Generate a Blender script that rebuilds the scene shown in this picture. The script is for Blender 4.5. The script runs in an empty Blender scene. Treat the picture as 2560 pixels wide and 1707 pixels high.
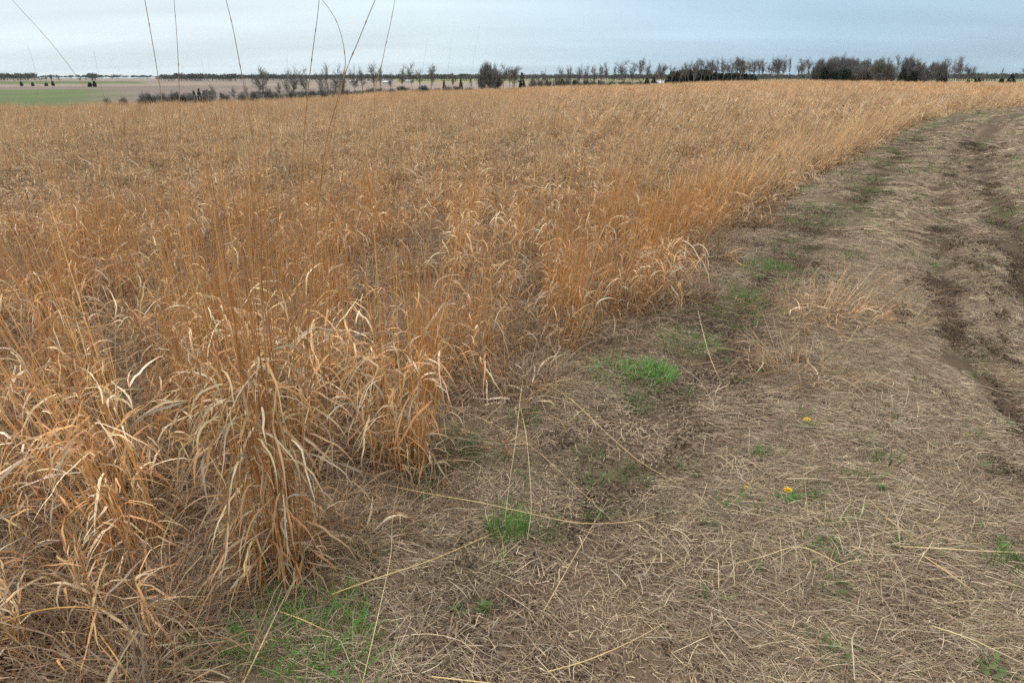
import bpy, math, random
import numpy as np
from mathutils import Vector

# ------------------------------------------------------------------ scene basics
S = bpy.context.scene
COL = S.collection
rng = np.random.default_rng(11)
random.seed(5)
H = 1.78                       # eye height
PITCH = math.radians(21.07)
FPX = 24.0 / 36.0 * 2560.0     # focal length in photo pixels
CP, SP = math.cos(PITCH), math.sin(PITCH)

def ray(u, v):
    x = (u - 1280.0) / FPX; y = -(v - 853.5) / FPX
    return np.array([x, CP + y * SP, -SP + y * CP])
def ground(u, v, z=0.0):
    d = ray(u, v); t = (z - H) / d[2]
    return np.array([d[0] * t, d[1] * t])
def at_y(u, v, Y):             # point seen at (u, v) standing Y metres ahead
    d = ray(u, v); t = Y / d[1]
    return np.array([d[0] * t, Y, H + d[2] * t])

# ------------------------------------------------------------------ noise
def _hash(ix, iy, seed):
    n = (ix.astype(np.int64) * 374761393 + iy.astype(np.int64) * 668265263 + seed * 974634777) & 0xffffffff
    n = ((n ^ (n >> 13)) * 1274126177) & 0xffffffff
    n = n ^ (n >> 16)
    return (n & 0xffffff) / float(0xffffff)
def vnoise(x, y, seed=0):
    x = np.asarray(x, float); y = np.asarray(y, float)
    ix = np.floor(x); iy = np.floor(y); fx = x - ix; fy = y - iy
    fx = fx * fx * (3 - 2 * fx); fy = fy * fy * (3 - 2 * fy)
    a = _hash(ix, iy, seed); b = _hash(ix + 1, iy, seed); c = _hash(ix, iy + 1, seed); d = _hash(ix + 1, iy + 1, seed)
    return (a * (1 - fx) + b * fx) * (1 - fy) + (c * (1 - fx) + d * fx) * fy
def fbm(x, y, seed=0, o=4):
    r = 0; a = .5; t = 0
    for i in range(o):
        r = r + a * vnoise(x * 2 ** i + 17.3 * i, y * 2 ** i - 9.1 * i, seed + i); t += a; a *= .55
    return r / t
def sstep(a, b, x):
    t = np.clip((x - a) / (b - a), 0, 1); return t * t * (3 - 2 * t)

def poly_dist(px, py, pts):
    """distance to a polyline and side (positive = right of travel direction)"""
    best = np.full(np.shape(px), 1e9); side = np.zeros(np.shape(px))
    for (ax, ay), (bx, by) in zip(pts[:-1], pts[1:]):
        dx, dy = bx - ax, by - ay; L2 = dx * dx + dy * dy
        t = np.clip(((px - ax) * dx + (py - ay) * dy) / L2, 0, 1)
        ex = px - (ax + t * dx); ey = py - (ay + t * dy)
        d = np.hypot(ex, ey)
        sd = np.where(dx * ey - dy * ex > 0, -1.0, 1.0)
        m = d < best - 1e-9
        best = np.where(m, d, best); side = np.where(m, sd, side)
    return best, side

# ------------------------------------------------------------------ layout of the place (metres on the ground)
EDGE_PX = [(455, 1700), (650, 1480), (800, 1370), (1050, 1190), (1190, 1060), (1330, 950), (1500, 865), (1640, 775), (1720, 690),
           (1800, 610), (1900, 525), (2010, 450), (2140, 385), (2260, 318), (2350, 290), (2450, 275), (2560, 268), (2760, 262)]
EDGE = [(-1.0, -6.0), (-0.95, 0.6)] + [tuple(ground(u, v)) for u, v in EDGE_PX]
EDGE = EDGE + [(EDGE[-1][0] + 40, EDGE[-1][1] + 4)]
SOIL1 = [(0.1, -4), (0.2, 0.8)] + [tuple(ground(u, v)) for u, v in [(1400, 1500), (1480, 1280), (1620, 1080), (1750, 920), (1870, 770), (1960, 660), (2060, 565), (2160, 490), (2230, 400), (2330, 320), (2420, 290), (2560, 276)]]
RUT_R = [(4.0, -4), (4.3, 2.0)] + [tuple(ground(u, v)) for u, v in [(2700, 900), (2590, 700), (2530, 590), (2480, 490), (2452, 410), (2458, 350), (2490, 310), (2540, 288), (2640, 278)]]
RUT_L = [(2.6, -4), (2.7, 2.2)] + [tuple(ground(u, v)) for u, v in [(2400, 900), (2345, 640), (2352, 500), (2385, 390), (2430, 325), (2500, 290), (2600, 277)]]

def edge_sd(x, y):             # positive on the mown side
    d, s = poly_dist(x, y, EDGE); return d * s

def soil_amount(x, y):
    d1, _ = poly_dist(x, y, SOIL1); d2, _ = poly_dist(x, y, RUT_R); d3, _ = poly_dist(x, y, RUT_L)
    n = fbm(x * 2.3, y * 2.3, 31)
    wd = .32 + .40 * fbm(x * .9, y * .9, 71)
    a = np.exp(-(d1 / wd) ** 2) * (.66 + .80 * n) * (.55 + .45 * sstep(2.2, 3.2, np.hypot(x, y)))
    b = np.maximum(np.exp(-(d2 / .29) ** 4) * (1.0 + .3 * n), np.exp(-(d2 / .7) ** 2) * (n - .1))
    c = np.exp(-(d3 / .19) ** 4) * (.80 + .5 * n)
    p = sstep(.60, .78, fbm(x * 1.6, y * 1.6, 77)) * .7
    return np.clip(np.maximum(np.maximum(a, b), np.maximum(c, p)), 0, 1)
def green_amount(x, y):
    n = fbm(x * 1.1, y * 1.1, 53, 5)
    g = sstep(.48, .70, n)
    d, _ = poly_dist(x, y, EDGE)
    g = np.maximum(g * .8, np.exp(-((d - .5) / .45) ** 2) * sstep(.38, .60, n))
    return np.clip(g, 0, 1)

CREST_U = np.array([-700, -300, 0, 300, 600, 790, 870, 980, 1240, 1500, 1615, 1724, 1820, 2040, 2180, 2360, 2560, 3000, 3600], float)
CREST_V = np.array([258, 256, 254, 253, 246, 239, 232, 224, 220, 213, 211, 205, 201, 200, 201.5, 206, 207, 210, 212], float)
CREST_D = np.array([58, 60, 62, 68, 75, 85, 95, 120, 150, 180, 190, 200, 210, 220, 220, 220, 220, 220, 220], float)
CREST_A, CREST_Z = [], []
for u, v, d in zip(CREST_U, CREST_V, CREST_D):
    q = ray(u, v); CREST_A.append(math.atan2(q[0], q[1]))
    hh = float(np.interp(u, [1000, 1700, 2400], [.90, .80, .68]))
    CREST_Z.append(H + d * q[2] / math.hypot(q[0], q[1]) - hh)
CREST_A = np.array(CREST_A); CREST_Z = np.array(CREST_Z)

def terrain(x, y, fine=True):
    x = np.asarray(x, float); y = np.asarray(y, float)
    r = np.hypot(x, y); a = np.arctan2(x, y)
    D = np.interp(a, CREST_A, CREST_D); zc = np.interp(a, CREST_A, CREST_Z)
    t = np.clip(r / D, 0, 1)
    near = zc * t ** 1.25
    zv = np.interp(r, [0, 600, 1500, 2300, 3600, 4400, 6200], [-3.6, -3.6, -2.4, -.4, 1.2, -10, -48])
    zv = zv + (fbm(x / 420, y / 420, 5) - .5) * 2.2 * sstep(250, 900, r)
    z = np.where(r < D, near, zc + (zv - zc) * sstep(0, 1, (r - D) / 70.0))
    if fine:
        k = np.clip(1 - r / 60.0, 0, 1)
        z = z + (fbm(x * 1.5, y * 1.5, 91, 2) - .5) * .07 * k * sstep(.6, 2, r)
        m = (np.abs(a) < 1.4) & (r < 75)
        if np.any(m):
            xm, ym = x[m] if x.ndim else x, y[m] if y.ndim else y
            d1, _ = poly_dist(xm, ym, SOIL1); d2, _ = poly_dist(xm, ym, RUT_R); d3, _ = poly_dist(xm, ym, RUT_L)
            dz = -.05 * np.exp(-(d1 / .3) ** 2) - .09 * np.exp(-(d2 / .27) ** 4) + .03 * np.exp(-((d2 - .42) / .12) ** 2) - .05 * np.exp(-(d3 / .19) ** 4)
            if x.ndim: z[m] += dz
            else: z = z + dz
    return z
def tz(x, y): return float(terrain(np.array([x]), np.array([y]))[0])

# ------------------------------------------------------------------ materials
def new_mat(name):
    m = bpy.data.materials.new(name); m.use_nodes = True
    nt = m.node_tree; nt.nodes.clear()
    return m, nt, nt.nodes, nt.links
def blade_mat(name, trans=.22, var=.30, rough=.6, spec=.25, hue=.0):
    m, nt, N, L = new_mat(name)
    out = N.new('ShaderNodeOutputMaterial'); at = N.new('ShaderNodeAttribute'); at.attribute_name = 'col'
    oi = N.new('ShaderNodeObjectInfo'); mr = N.new('ShaderNodeMapRange')
    mr.inputs[3].default_value = 1 - var; mr.inputs[4].default_value = 1 + var * .6
    L.new(oi.outputs['Random'], mr.inputs[0])
    tc = N.new('ShaderNodeTexCoord'); nz = N.new('ShaderNodeTexNoise'); nz.inputs['Scale'].default_value = 9.0; nz.inputs['Detail'].default_value = 3
    L.new(tc.outputs['Object'], nz.inputs['Vector'])
    m2 = N.new('ShaderNodeMapRange'); m2.inputs[1].default_value = .3; m2.inputs[2].default_value = .7; m2.inputs[3].default_value = .72; m2.inputs[4].default_value = 1.18
    L.new(nz.outputs['Fac'], m2.inputs[0])
    mu = N.new('ShaderNodeMath'); mu.operation = 'MULTIPLY'; L.new(mr.outputs[0], mu.inputs[0]); L.new(m2.outputs[0], mu.inputs[1])
    vm = N.new('ShaderNodeVectorMath'); vm.operation = 'SCALE'; L.new(at.outputs['Color'], vm.inputs[0]); L.new(mu.outputs[0], vm.inputs['Scale'])
    p = N.new('ShaderNodeBsdfPrincipled'); p.inputs['Roughness'].default_value = rough; p.inputs['Specular IOR Level'].default_value = spec
    L.new(vm.outputs[0], p.inputs['Base Color'])
    if trans > 0:
        t = N.new('ShaderNodeBsdfTranslucent'); L.new(vm.outputs[0], t.inputs['Color'])
        mx = N.new('ShaderNodeMixShader'); mx.inputs[0].default_value = trans
        L.new(p.outputs[0], mx.inputs[1]); L.new(t.outputs[0], mx.inputs[2]); L.new(mx.outputs[0], out.inputs[0])
    else:
        L.new(p.outputs[0], out.inputs[0])
    return m
M_STEM = blade_mat('dry_stem', trans=.08, spec=.3)
M_LEAF = blade_mat('dry_leaf', trans=.25)
M_STRAW = blade_mat('straw', trans=.08, var=.22)
M_GREEN = blade_mat('green_blade', trans=.3, var=.25, rough=.5)
M_BARK = blade_mat('bark', trans=0, var=.2, rough=.9, spec=.1)
M_NEEDLE = blade_mat('needles', trans=.1, var=.25, rough=.8, spec=.1)
M_PETAL = blade_mat('petal', trans=.2, var=.05, rough=.6)
M_FAR = blade_mat('distant_twigs', trans=0, var=.15, rough=.9, spec=.05)

def plain_mat(name, c, rough=.7, noise=.15, scale=3.0):
    m, nt, N, L = new_mat(name)
    out = N.new('ShaderNodeOutputMaterial'); p = N.new('ShaderNodeBsdfPrincipled'); p.inputs['Roughness'].default_value = rough
    tc = N.new('ShaderNodeTexCoord'); nz = N.new('ShaderNodeTexNoise'); nz.inputs['Scale'].default_value = scale; nz.inputs['Detail'].default_value = 5
    L.new(tc.outputs['Object'], nz.inputs['Vector'])
    rp = N.new('ShaderNodeMix'); rp.data_type = 'RGBA'
    rp.inputs['A'].default_value = [x * (1 - noise) for x in c] + [1]; rp.inputs['B'].default_value = [min(1, x * (1 + noise)) for x in c] + [1]
    L.new(nz.outputs['Fac'], rp.inputs['Factor']); L.new(rp.outputs['Result'], p.inputs['Base Color']); L.new(p.outputs[0], out.inputs[0])
    return m

# ------------------------------------------------------------------ mesh accumulation
class Acc:
    def __init__(s): s.v = []; s.q = []; s.c = []; s.m = []; s.n = 0
    def add(s, verts, quads, cols, mat=0):
        s.v.append(verts.reshape(-1, 3)); s.q.append(quads + s.n); s.c.append(cols.reshape(-1, 3)); s.m.append(np.full(len(quads), mat, np.int32)); s.n += len(verts.reshape(-1, 3))
    def mesh(s, name, mats, smooth=False):
        v = np.concatenate(s.v); q = np.concatenate(s.q); c = np.concatenate(s.c); mi = np.concatenate(s.m)
        me = bpy.data.meshes.new(name)
        me.vertices.add(len(v)); me.vertices.foreach_set('co', v.astype(np.float32).ravel())
        me.loops.add(len(q) * 4); me.loops.foreach_set('vertex_index', q.astype(np.int32).ravel())
        me.polygons.add(len(q)); me.polygons.foreach_set('loop_start', np.arange(0, len(q) * 4, 4, dtype=np.int32))
        me.polygons.foreach_set('material_index', mi)
        me.polygons.foreach_set('use_smooth', np.full(len(q), smooth))
        at = me.attributes.new('col', 'FLOAT_COLOR', 'POINT')
        at.data.foreach_set('color', np.concatenate([c, np.ones((len(c), 1))], 1).astype(np.float32).ravel())
        for m in mats: me.materials.append(m)
        me.update(calc_edges=True); me.validate()
        return me

def curves(base, L, phi, th0, th1, pw=1.0, seg=6, wander=.25, kink=0.0):
    B = len(L); s = (np.arange(seg) + .5) / seg
    th = th0[:, None] + (th1 - th0)[:, None] * s[None] ** (pw if np.isscalar(pw) else pw[:, None])
    th = th + rng.normal(0, kink, (B, seg)) if kink else th
    ph = phi[:, None] + np.cumsum(rng.normal(0, wander, (B, seg)), 1) / math.sqrt(seg) * 1.6
    d = np.stack([np.sin(th) * np.cos(ph), np.sin(th) * np.sin(ph), np.cos(th)], -1) * (L / seg)[:, None, None]
    p = np.concatenate([np.zeros((B, 1, 3)), np.cumsum(d, 1)], 1) + base[:, None]
    return p
def tangents(p):
    t = np.gradient(p, axis=1); return t / (np.linalg.norm(t, axis=-1, keepdims=True) + 1e-9)
def ribbons(acc, p, w, col, tw0=None, tw1=None, prof='leaf', mat=0, tipcol=None):
    B, n, _ = p.shape; t = tangents(p)
    ph = np.arctan2(p[:, -1, 1] - p[:, 0, 1], p[:, -1, 0] - p[:, 0, 0])
    s0 = np.stack([-np.sin(ph), np.cos(ph), np.zeros(B)], -1)[:, None].repeat(n, 1)
    s0 = s0 - (s0 * t).sum(-1, keepdims=True) * t; s0 /= np.linalg.norm(s0, axis=-1, keepdims=True) + 1e-9
    b = np.cross(t, s0); k = np.linspace(0, 1, n)[None]
    tw0 = np.zeros(B) if tw0 is None else tw0; tw1 = tw0 if tw1 is None else tw1
    tw = tw0[:, None] * (1 - k) + tw1[:, None] * k
    sd = np.cos(tw)[..., None] * s0 + np.sin(tw)[..., None] * b
    if prof == 'leaf': f = np.interp(k[0], [0, .15, .55, 1], [.6, 1, .85, .08])
    elif prof == 'straw': f = np.interp(k[0], [0, 1], [1, .6])
    else: f = np.interp(k[0], [0, 1], [1, .25])
    hw = (w[:, None] * f[None] / 2)[..., None]
    v = np.stack([p - sd * hw, p + sd * hw], 2)          # B,n,2,3
    idx = np.arange(B * n * 2).reshape(B, n, 2)
    q = np.stack([idx[:, :-1, 0], idx[:, :-1, 1], idx[:, 1:, 1], idx[:, 1:, 0]], -1).reshape(-1, 4)
    c = col[:, None, None, :].repeat(n, 1).repeat(2, 2)
    if tipcol is not None: c = c * (1 - k[0][None, :, None, None]) + tipcol[:, None, None, :] * k[0][None, :, None, None]
    acc.add(v, q, c, mat)
def prisms(acc, p, r0, r1, col, k=3, mat=0, tipcol=None):
    B, n, _ = p.shape; t = tangents(p)
    ref = np.where(np.abs(t[..., 2:3]) > .9, np.array([1., 0, 0]), np.array([0, 0, 1.]))
    a = np.cross(t, ref); a /= np.linalg.norm(a, axis=-1, keepdims=True) + 1e-9; b = np.cross(t, a)
    f = np.linspace(0, 1, n)[None]; r = r0[:, None] * (1 - f) + r1[:, None] * f
    an = np.arange(k) * 2 * math.pi / k
    v = p[:, :, None] + r[:, :, None, None] * (np.cos(an)[None, None, :, None] * a[:, :, None] + np.sin(an)[None, None, :, None] * b[:, :, None])
    idx = np.arange(B * n * k).reshape(B, n, k); nx = np.roll(idx, -1, 2)
    q = np.stack([idx[:, :-1], nx[:, :-1], nx[:, 1:], idx[:, 1:]], -1).reshape(-1, 4)
    c = col[:, None, None, :].repeat(n, 1).repeat(k, 2)
    if tipcol is not None: c = c * (1 - f[0][None, :, None, None]) + tipcol[:, None, None, :] * f[0][None, :, None, None]
    acc.add(v, q, c, mat)

def pal(n, cols, jit=.12, wts=None):
    cols = np.array(cols); i = rng.choice(len(cols), n, p=wts)
    c = cols[i] * (1 + rng.normal(0, jit, (n, 1))) * (1 + rng.normal(0, jit * .25, (n, 3)))
    return np.clip(c, .01, .95)
ORANGE = [(.58, .27, .08), (.50, .21, .062), (.63, .34, .12), (.40, .165, .052), (.60, .32, .12), (.46, .24, .10)]
CREAM = [(.72, .52, .30), (.64, .41, .20), (.78, .61, .40), (.58, .29, .12), (.50, .34, .19), (.66, .36, .155), (.55, .31, .14), (.42, .34, .255), (.80, .66, .47)]
THATCH = [(.34, .22, .125), (.24, .15, .085), (.44, .30, .175), (.28, .20, .14), (.17, .11, .065), (.38, .20, .09)]
GREYM = [(.34, .25, .17), (.25, .18, .125), (.45, .34, .23), (.17, .12, .085), (.29, .21, .145)]
STRAW = [(.31, .235, .15), (.22, .16, .105), (.38, .295, .195), (.13, .092, .064), (.26, .182, .116), (.56, .44, .295), (.22, .175, .13), (.24, .155, .094), (.165, .12, .08), (.45, .35, .235)]
ORANGE_MID = [(.57, .29, .108), (.48, .245, .092), (.62, .39, .19), (.42, .24, .115), (.60, .44, .26), (.48, .34, .21)]
GREENS = [(.085, .20, .035), (.06, .15, .03), (.12, .24, .05), (.10, .17, .05)]

def disk(n, R, pw=.5):
    r = R * rng.random(n) ** pw; a = rng.random(n) * 2 * math.pi
    return np.stack([r * np.cos(a), r * np.sin(a), np.zeros(n)], -1)
U = lambda a, b, n: rng.uniform(a, b, n)

# --- grass tufts. each returns (stems Acc or None, leaves Acc)
def tuft(ns, hs, R, nl, hl, lw, nt, ht, lean=0.0, lean_dir=0.0, stemr=.0017, spread=.16, seg=8, stems=None, leaves=None, ocol=ORANGE, lcol=CREAM, tcol=THATCH, leaf_len=(.15, .36), merged=True):
    A = stems or Acc(); Bc = A if merged else (leaves or Acc())
    lm = 1 if merged else 0
    if ns:
        b = disk(ns, R, .7); ang = np.arctan2(b[:, 1], b[:, 0]) + rng.normal(0, .5, ns)
        th0 = np.abs(rng.normal(0, spread, ns)); L = U(*hs, ns)
        p = curves(b, L, ang, th0, th0 + np.abs(rng.normal(.06, .10, ns)), 1.5, seg, .12, .02)
        zf = p[:, :, 2:3].clip(0, None)
        p[:, :, 0] += lean * math.cos(lean_dir) * zf[..., 0] ** 1.15; p[:, :, 1] += lean * math.sin(lean_dir) * zf[..., 0] ** 1.15
        c = pal(ns, ocol); prisms(A, p, U(.8, 1.25, ns) * stemr, np.full(ns, stemr * .35), c, 3, 0, c * rng.uniform(.8, 1.15, (ns, 1)))
        # leaves growing from the stems
        if nl:
            k = rng.integers(0, ns, nl); f = U(*hl, nl) / L[k]; f = np.clip(f, .02, .8) * seg
            i0 = np.floor(f).astype(int); fr = (f - i0)[:, None]
            lb = p[k, i0] * (1 - fr) + p[k, i0 + 1] * fr
    elif nl:
        lb = disk(nl, R, .7); lb[:, 2] = U(0, .04, nl)
    if nl:
        ph = np.arctan2(lb[:, 1], lb[:, 0]) + rng.normal(0, .9, nl)
        LL = U(*leaf_len, nl); dr = rng.random(nl) < .65; th0 = np.where(dr, np.clip(rng.normal(1.35, .5, nl), .2, 2.5), np.abs(rng.normal(.35, .25, nl))); th1 = np.clip(np.where(dr, rng.normal(2.9, .25, nl), rng.normal(2.1, .7, nl)), .5, 3.13)
        LL = np.where(dr, LL, LL * .75); lp = curves(lb, LL, ph, th0, th1, np.where(dr, U(.3, .8, nl), U(.5, 1.4, nl)), 8, .30, .12)
        lp[:, :, 0] += lean * math.cos(lean_dir) * .5 * (lp[:, :, 2] - lb[:, None, 2]).clip(0, None)
        lp[:, :, 2] = np.maximum(lp[:, :, 2], .012 + .02 * rng.random((nl, 1)))
        c = pal(nl, lcol); tw = rng.normal(0, .5, nl)
        ribbons(Bc, lp, U(.6, 1.3, nl) * lw, c, tw, tw + rng.normal(0, 1.6, nl), 'leaf', lm, np.clip(c * rng.uniform(.85, 1.2, (nl, 1)), 0, .9))
    if nt:
        tb = disk(nt, R * 1.9, .6); tb[:, 2] = U(0, .03, nt)
        ph = np.arctan2(tb[:, 1], tb[:, 0]) + rng.normal(0, 1.1, nt); LL = U(.5, 1.35, nt) * ht
        th0 = np.abs(rng.normal(.75, .4, nt)); th1 = th0 + np.abs(rng.normal(1.0, .5, nt))
        tp = curves(tb, LL, ph, th0, np.minimum(th1, 2.3), 1.2, 6, .35, .12)
        tp[:, :, 2] = np.maximum(tp[:, :, 2], .006 + .015 * rng.random((nt, 1)))
        c = pal(nt, tcol); ribbons(Bc, tp, U(.5, 1.4, nt) * lw * .5, c, rng.normal(0, .6, nt), rng.normal(0, 1.2, nt), 'straw', lm)
    return A, Bc

# ------------------------------------------------------------------ objects
def tag(o, label=None, cat=None, group=None, kind=None):
    if label: o['label'] = label
    if cat: o['category'] = cat
    if group: o['group'] = group
    if kind: o['kind'] = kind
    return o
def obj(name, me, parent=None, loc=None):
    o = bpy.data.objects.new(name, me); COL.objects.link(o)
    if parent is not None: o.parent = parent
    if loc is not None: o.location = loc
    return o
def empty(name, loc, rz=0.0, sc=None):
    o = bpy.data.objects.new(name, None); COL.objects.link(o); o.location = loc; o.rotation_euler = (0, 0, rz); o.empty_display_size = .1
    if sc is not None: o.scale = sc
    return o

def eulers(yaw, tilt, tdir):
    """rotate by yaw about Z, then lean by tilt towards direction tdir"""
    n = len(yaw); ax = np.stack([-np.sin(tdir), np.cos(tdir), np.zeros(n)], -1)
    c, s = np.cos(tilt), np.sin(tilt); x, y = ax[:, 0], ax[:, 1]; C = 1 - c
    R = np.zeros((n, 3, 3))
    R[:, 0, 0] = c + x * x * C; R[:, 0, 1] = x * y * C; R[:, 0, 2] = y * s
    R[:, 1, 0] = x * y * C; R[:, 1, 1] = c + y * y * C; R[:, 1, 2] = -x * s
    R[:, 2, 0] = -y * s; R[:, 2, 1] = x * s; R[:, 2, 2] = c
    Z = np.zeros((n, 3, 3)); Z[:, 0, 0] = np.cos(yaw); Z[:, 0, 1] = -np.sin(yaw); Z[:, 1, 0] = np.sin(yaw); Z[:, 1, 1] = np.cos(yaw); Z[:, 2, 2] = 1
    R = R @ Z
    return np.stack([np.arctan2(R[:, 2, 1], R[:, 2, 2]), -np.arcsin(np.clip(R[:, 2, 0], -1, 1)), np.arctan2(R[:, 1, 0], R[:, 0, 0])], -1)

def scatter(name, meshes, pos, rot, scl, label, cat):
    n = len(pos); me = bpy.data.meshes.new(name); me.vertices.add(n); me.vertices.foreach_set('co', pos.astype(np.float32).ravel())
    a = me.attributes.new('rot', 'FLOAT_VECTOR', 'POINT'); a.data.foreach_set('vector', rot.astype(np.float32).ravel())
    a = me.attributes.new('scl', 'FLOAT_VECTOR', 'POINT')
    scl = np.asarray(scl, float); scl = scl[:, None].repeat(3, 1) if scl.ndim == 1 else scl
    a.data.foreach_set('vector', scl.astype(np.float32).ravel())
    a = me.attributes.new('pick', 'INT', 'POINT'); a.data.foreach_set('value', rng.integers(0, len(meshes), n).astype(np.int32))
    o = obj(name, me); tag(o, label, cat, None, 'stuff')
    g = bpy.data.node_groups.new(name + '_scatter', 'GeometryNodeTree')
    g.interface.new_socket('Geometry', in_out='INPUT', socket_type='NodeSocketGeometry'); g.interface.new_socket('Geometry', in_out='OUTPUT', socket_type='NodeSocketGeometry')
    N, L = g.nodes, g.links
    gi = N.new('NodeGroupInput'); go = N.new('NodeGroupOutput'); ip = N.new('GeometryNodeInstanceOnPoints'); jn = N.new('GeometryNodeJoinGeometry')
    for m in meshes:
        so = bpy.data.objects.new(m.name, m)
        oi = N.new('GeometryNodeObjectInfo'); oi.inputs['Object'].default_value = so; oi.inputs['As Instance'].default_value = False; oi.transform_space = 'ORIGINAL'
        g2 = N.new('GeometryNodeGeometryToInstance'); L.new(oi.outputs['Geometry'], g2.inputs[0]); L.new(g2.outputs[0], jn.inputs[0])
    def na(nm, ty):
        x = N.new('GeometryNodeInputNamedAttribute'); x.data_type = ty; x.inputs['Name'].default_value = nm; return x.outputs['Attribute']
    L.new(gi.outputs[0], ip.inputs['Points']); L.new(jn.outputs[0], ip.inputs['Instance']); ip.inputs['Pick Instance'].default_value = True
    L.new(na('pick', 'INT'), ip.inputs['Instance Index']); L.new(na('rot', 'FLOAT_VECTOR'), ip.inputs['Rotation']); L.new(na('scl', 'FLOAT_VECTOR'), ip.inputs['Scale'])
    L.new(ip.outputs[0], go.inputs[0])
    md = o.modifiers.new('scatter', 'NODES'); md.node_group = g
    return o

def sample_sector(r0, r1, dens, a0=-43, a1=43):
    """uniform random ground points in the part of a ring the camera (and a step aside) can see"""
    a0, a1 = math.radians(a0), math.radians(a1); area = (a1 - a0) / 2 * (r1 * r1 - r0 * r0); n = int(area * dens)
    r = np.sqrt(U(r0 * r0, r1 * r1, n)); a = U(a0, a1, n)
    return r * np.sin(a), r * np.cos(a)

# ------------------------------------------------------------------ the ground: one sheet to the horizon
def build_ground():
    az = np.concatenate([np.radians(np.arange(-52, 52.01, .2)), np.radians(np.arange(56, 305, 4))])
    rr = np.concatenate([[.02, .25], np.geomspace(.5, 6000, 620)])
    A, R = np.meshgrid(az, rr); x = R * np.sin(A); y = R * np.cos(A)
    z = terrain(x.ravel(), y.ravel()).reshape(x.shape)
    a = np.arctan2(x, y); D = np.interp(a, CREST_A, CREST_D)
    sd = np.full(x.shape, -50.0); m = R < 90
    sd[m] = edge_sd(x[m], y[m])
    mown = sstep(-.10, .25, sd)
    n1 = fbm(x * 3.1, y * 3.1, 3); n2 = fbm(x * .35, y * .35, 8)
    fieldc = np.array([.13, .088, .055]) * (.7 + .6 * n1)[..., None] * (1 - .25 * n2)[..., None]
    farn = sstep(25, 80, R)[..., None]
    streak = fbm(x * .05 + y * .02, y * .22, 23)[..., None]
    fieldc = fieldc * (1 - farn) + farn * (np.array([.40, .235, .095]) * (.75 + .5 * streak))
    greyb = (sstep(.52, .68, fbm(x / 26, y / 9, 29)) * sstep(70, 130, R) * sstep(.02, .12, a))[..., None]
    fieldc = fieldc * (1 - greyb * .75) + np.array([.27, .215, .15]) * greyb * .75
    so = np.zeros(x.shape); so[m] = soil_amount(x[m], y[m]); gr = np.zeros(x.shape); gr[m] = green_amount(x[m], y[m])
    fine = fbm(x * 9, y * 9, 37)
    lit = np.array([.185, .13, .082]) * (.65 + .7 * fine)[..., None]
    soil = np.array([.088, .060, .042]) * (.75 + .5 * fine)[..., None]
    pathc = lit * (1 - so[..., None]) + soil * so[..., None]
    pathc = pathc * (1 - .35 * gr[..., None]) + np.array([.12, .125, .055]) * .35 * gr[..., None]
    col = fieldc * (1 - mown[..., None]) + pathc * mown[..., None]
    # farmland beyond the crest
    deg = np.degrees(a); wob = (fbm(x / 130, y / 130, 13) - .5) * 5
    tan_ = np.array([.20, .155, .125]); grn = np.array([.085, .108, .044]); brn = np.array([.145, .112, .094]); drab = np.array([.22, .20, .10]); pale = np.array([.24, .19, .155])
    v = np.broadcast_to(drab, x.shape + (3,)).copy()
    Rw = R * (1 + .05 * (fbm(x / 90, y / 90, 19) - .5))
    def put(mask, c):
        v[mask] = c
    put(Rw > 120, brn * 1.05); gw = (sstep(-26, -31, deg + wob * .8 + (Rw - 150) * .004) * (Rw > 120) * sstep(480, 430, Rw))[..., None]; v[:] = v * (1 - gw) + grn * gw
    put((Rw > 345) & (deg + wob * 1.2 > -22), tan_ * .85)
    put((Rw > 480) & (deg < -20), brn)
    put((Rw > 470) & (deg + wob > -18) & (deg < -9), pale * .85)
    put((Rw > 600) & (deg + wob < -15), tan_); put((Rw > 820) & (deg + wob < -27), grn * 1.0)
    put((Rw > 900) & (deg + wob >= -27) & (deg < -12), brn * 1.1); put((Rw > 1250) & (deg < -8), pale * .8)
    put((Rw < 300) & (deg + wob * .6 > -18) & (deg < 4), grn * .55 + np.array([.085, .068, .03])); put((Rw > 330) & (deg > -13) & (deg < 40), tan_); put((Rw > 520) & (deg > -9) & (deg < 30), pale * .9)
    put((Rw > 800) & (deg > -9), drab * .9)
    v = v * (.8 + .4 * fbm(x / 30, y / 30, 43))[..., None]
    beyond = sstep(D + 12, D + 26, R)[..., None]
    col = col * (1 - beyond) + v * beyond
    nr, na = x.shape
    idx = np.arange(nr * na).reshape(nr, na); nxt = np.roll(idx, -1, 1)
    q = np.stack([idx[:-1], idx[1:], nxt[1:], nxt[:-1]], -1).reshape(-1, 4)
    acc = Acc(); acc.add(np.stack([x, y, z], -1), q, col)
    m_, nt, N, L = new_mat('ground_soil_and_litter')
    out = N.new('ShaderNodeOutputMaterial'); p = N.new('ShaderNodeBsdfPrincipled'); p.inputs['Roughness'].default_value = .95; p.inputs['Specular IOR Level'].default_value = .1
    at = N.new('ShaderNodeAttribute'); at.attribute_name = 'col'; tc = N.new('ShaderNodeTexCoord')
    mp = N.new('ShaderNodeMapping'); mp.inputs['Scale'].default_value = (70, 110, 80); mp.inputs['Rotation'].default_value = (0, 0, .3)
    L.new(tc.outputs['Object'], mp.inputs['Vector'])
    nz = N.new('ShaderNodeTexNoise'); nz.inputs['Scale'].default_value = 1.0; nz.inputs['Detail'].default_value = 9; nz.inputs['Roughness'].default_value = .78
    L.new(mp.outputs[0], nz.inputs['Vector'])
    mr = N.new('ShaderNodeMapRange'); mr.inputs[1].default_value = .3; mr.inputs[2].default_value = .7; mr.inputs[3].default_value = .45; mr.inputs[4].default_value = 1.5
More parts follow.
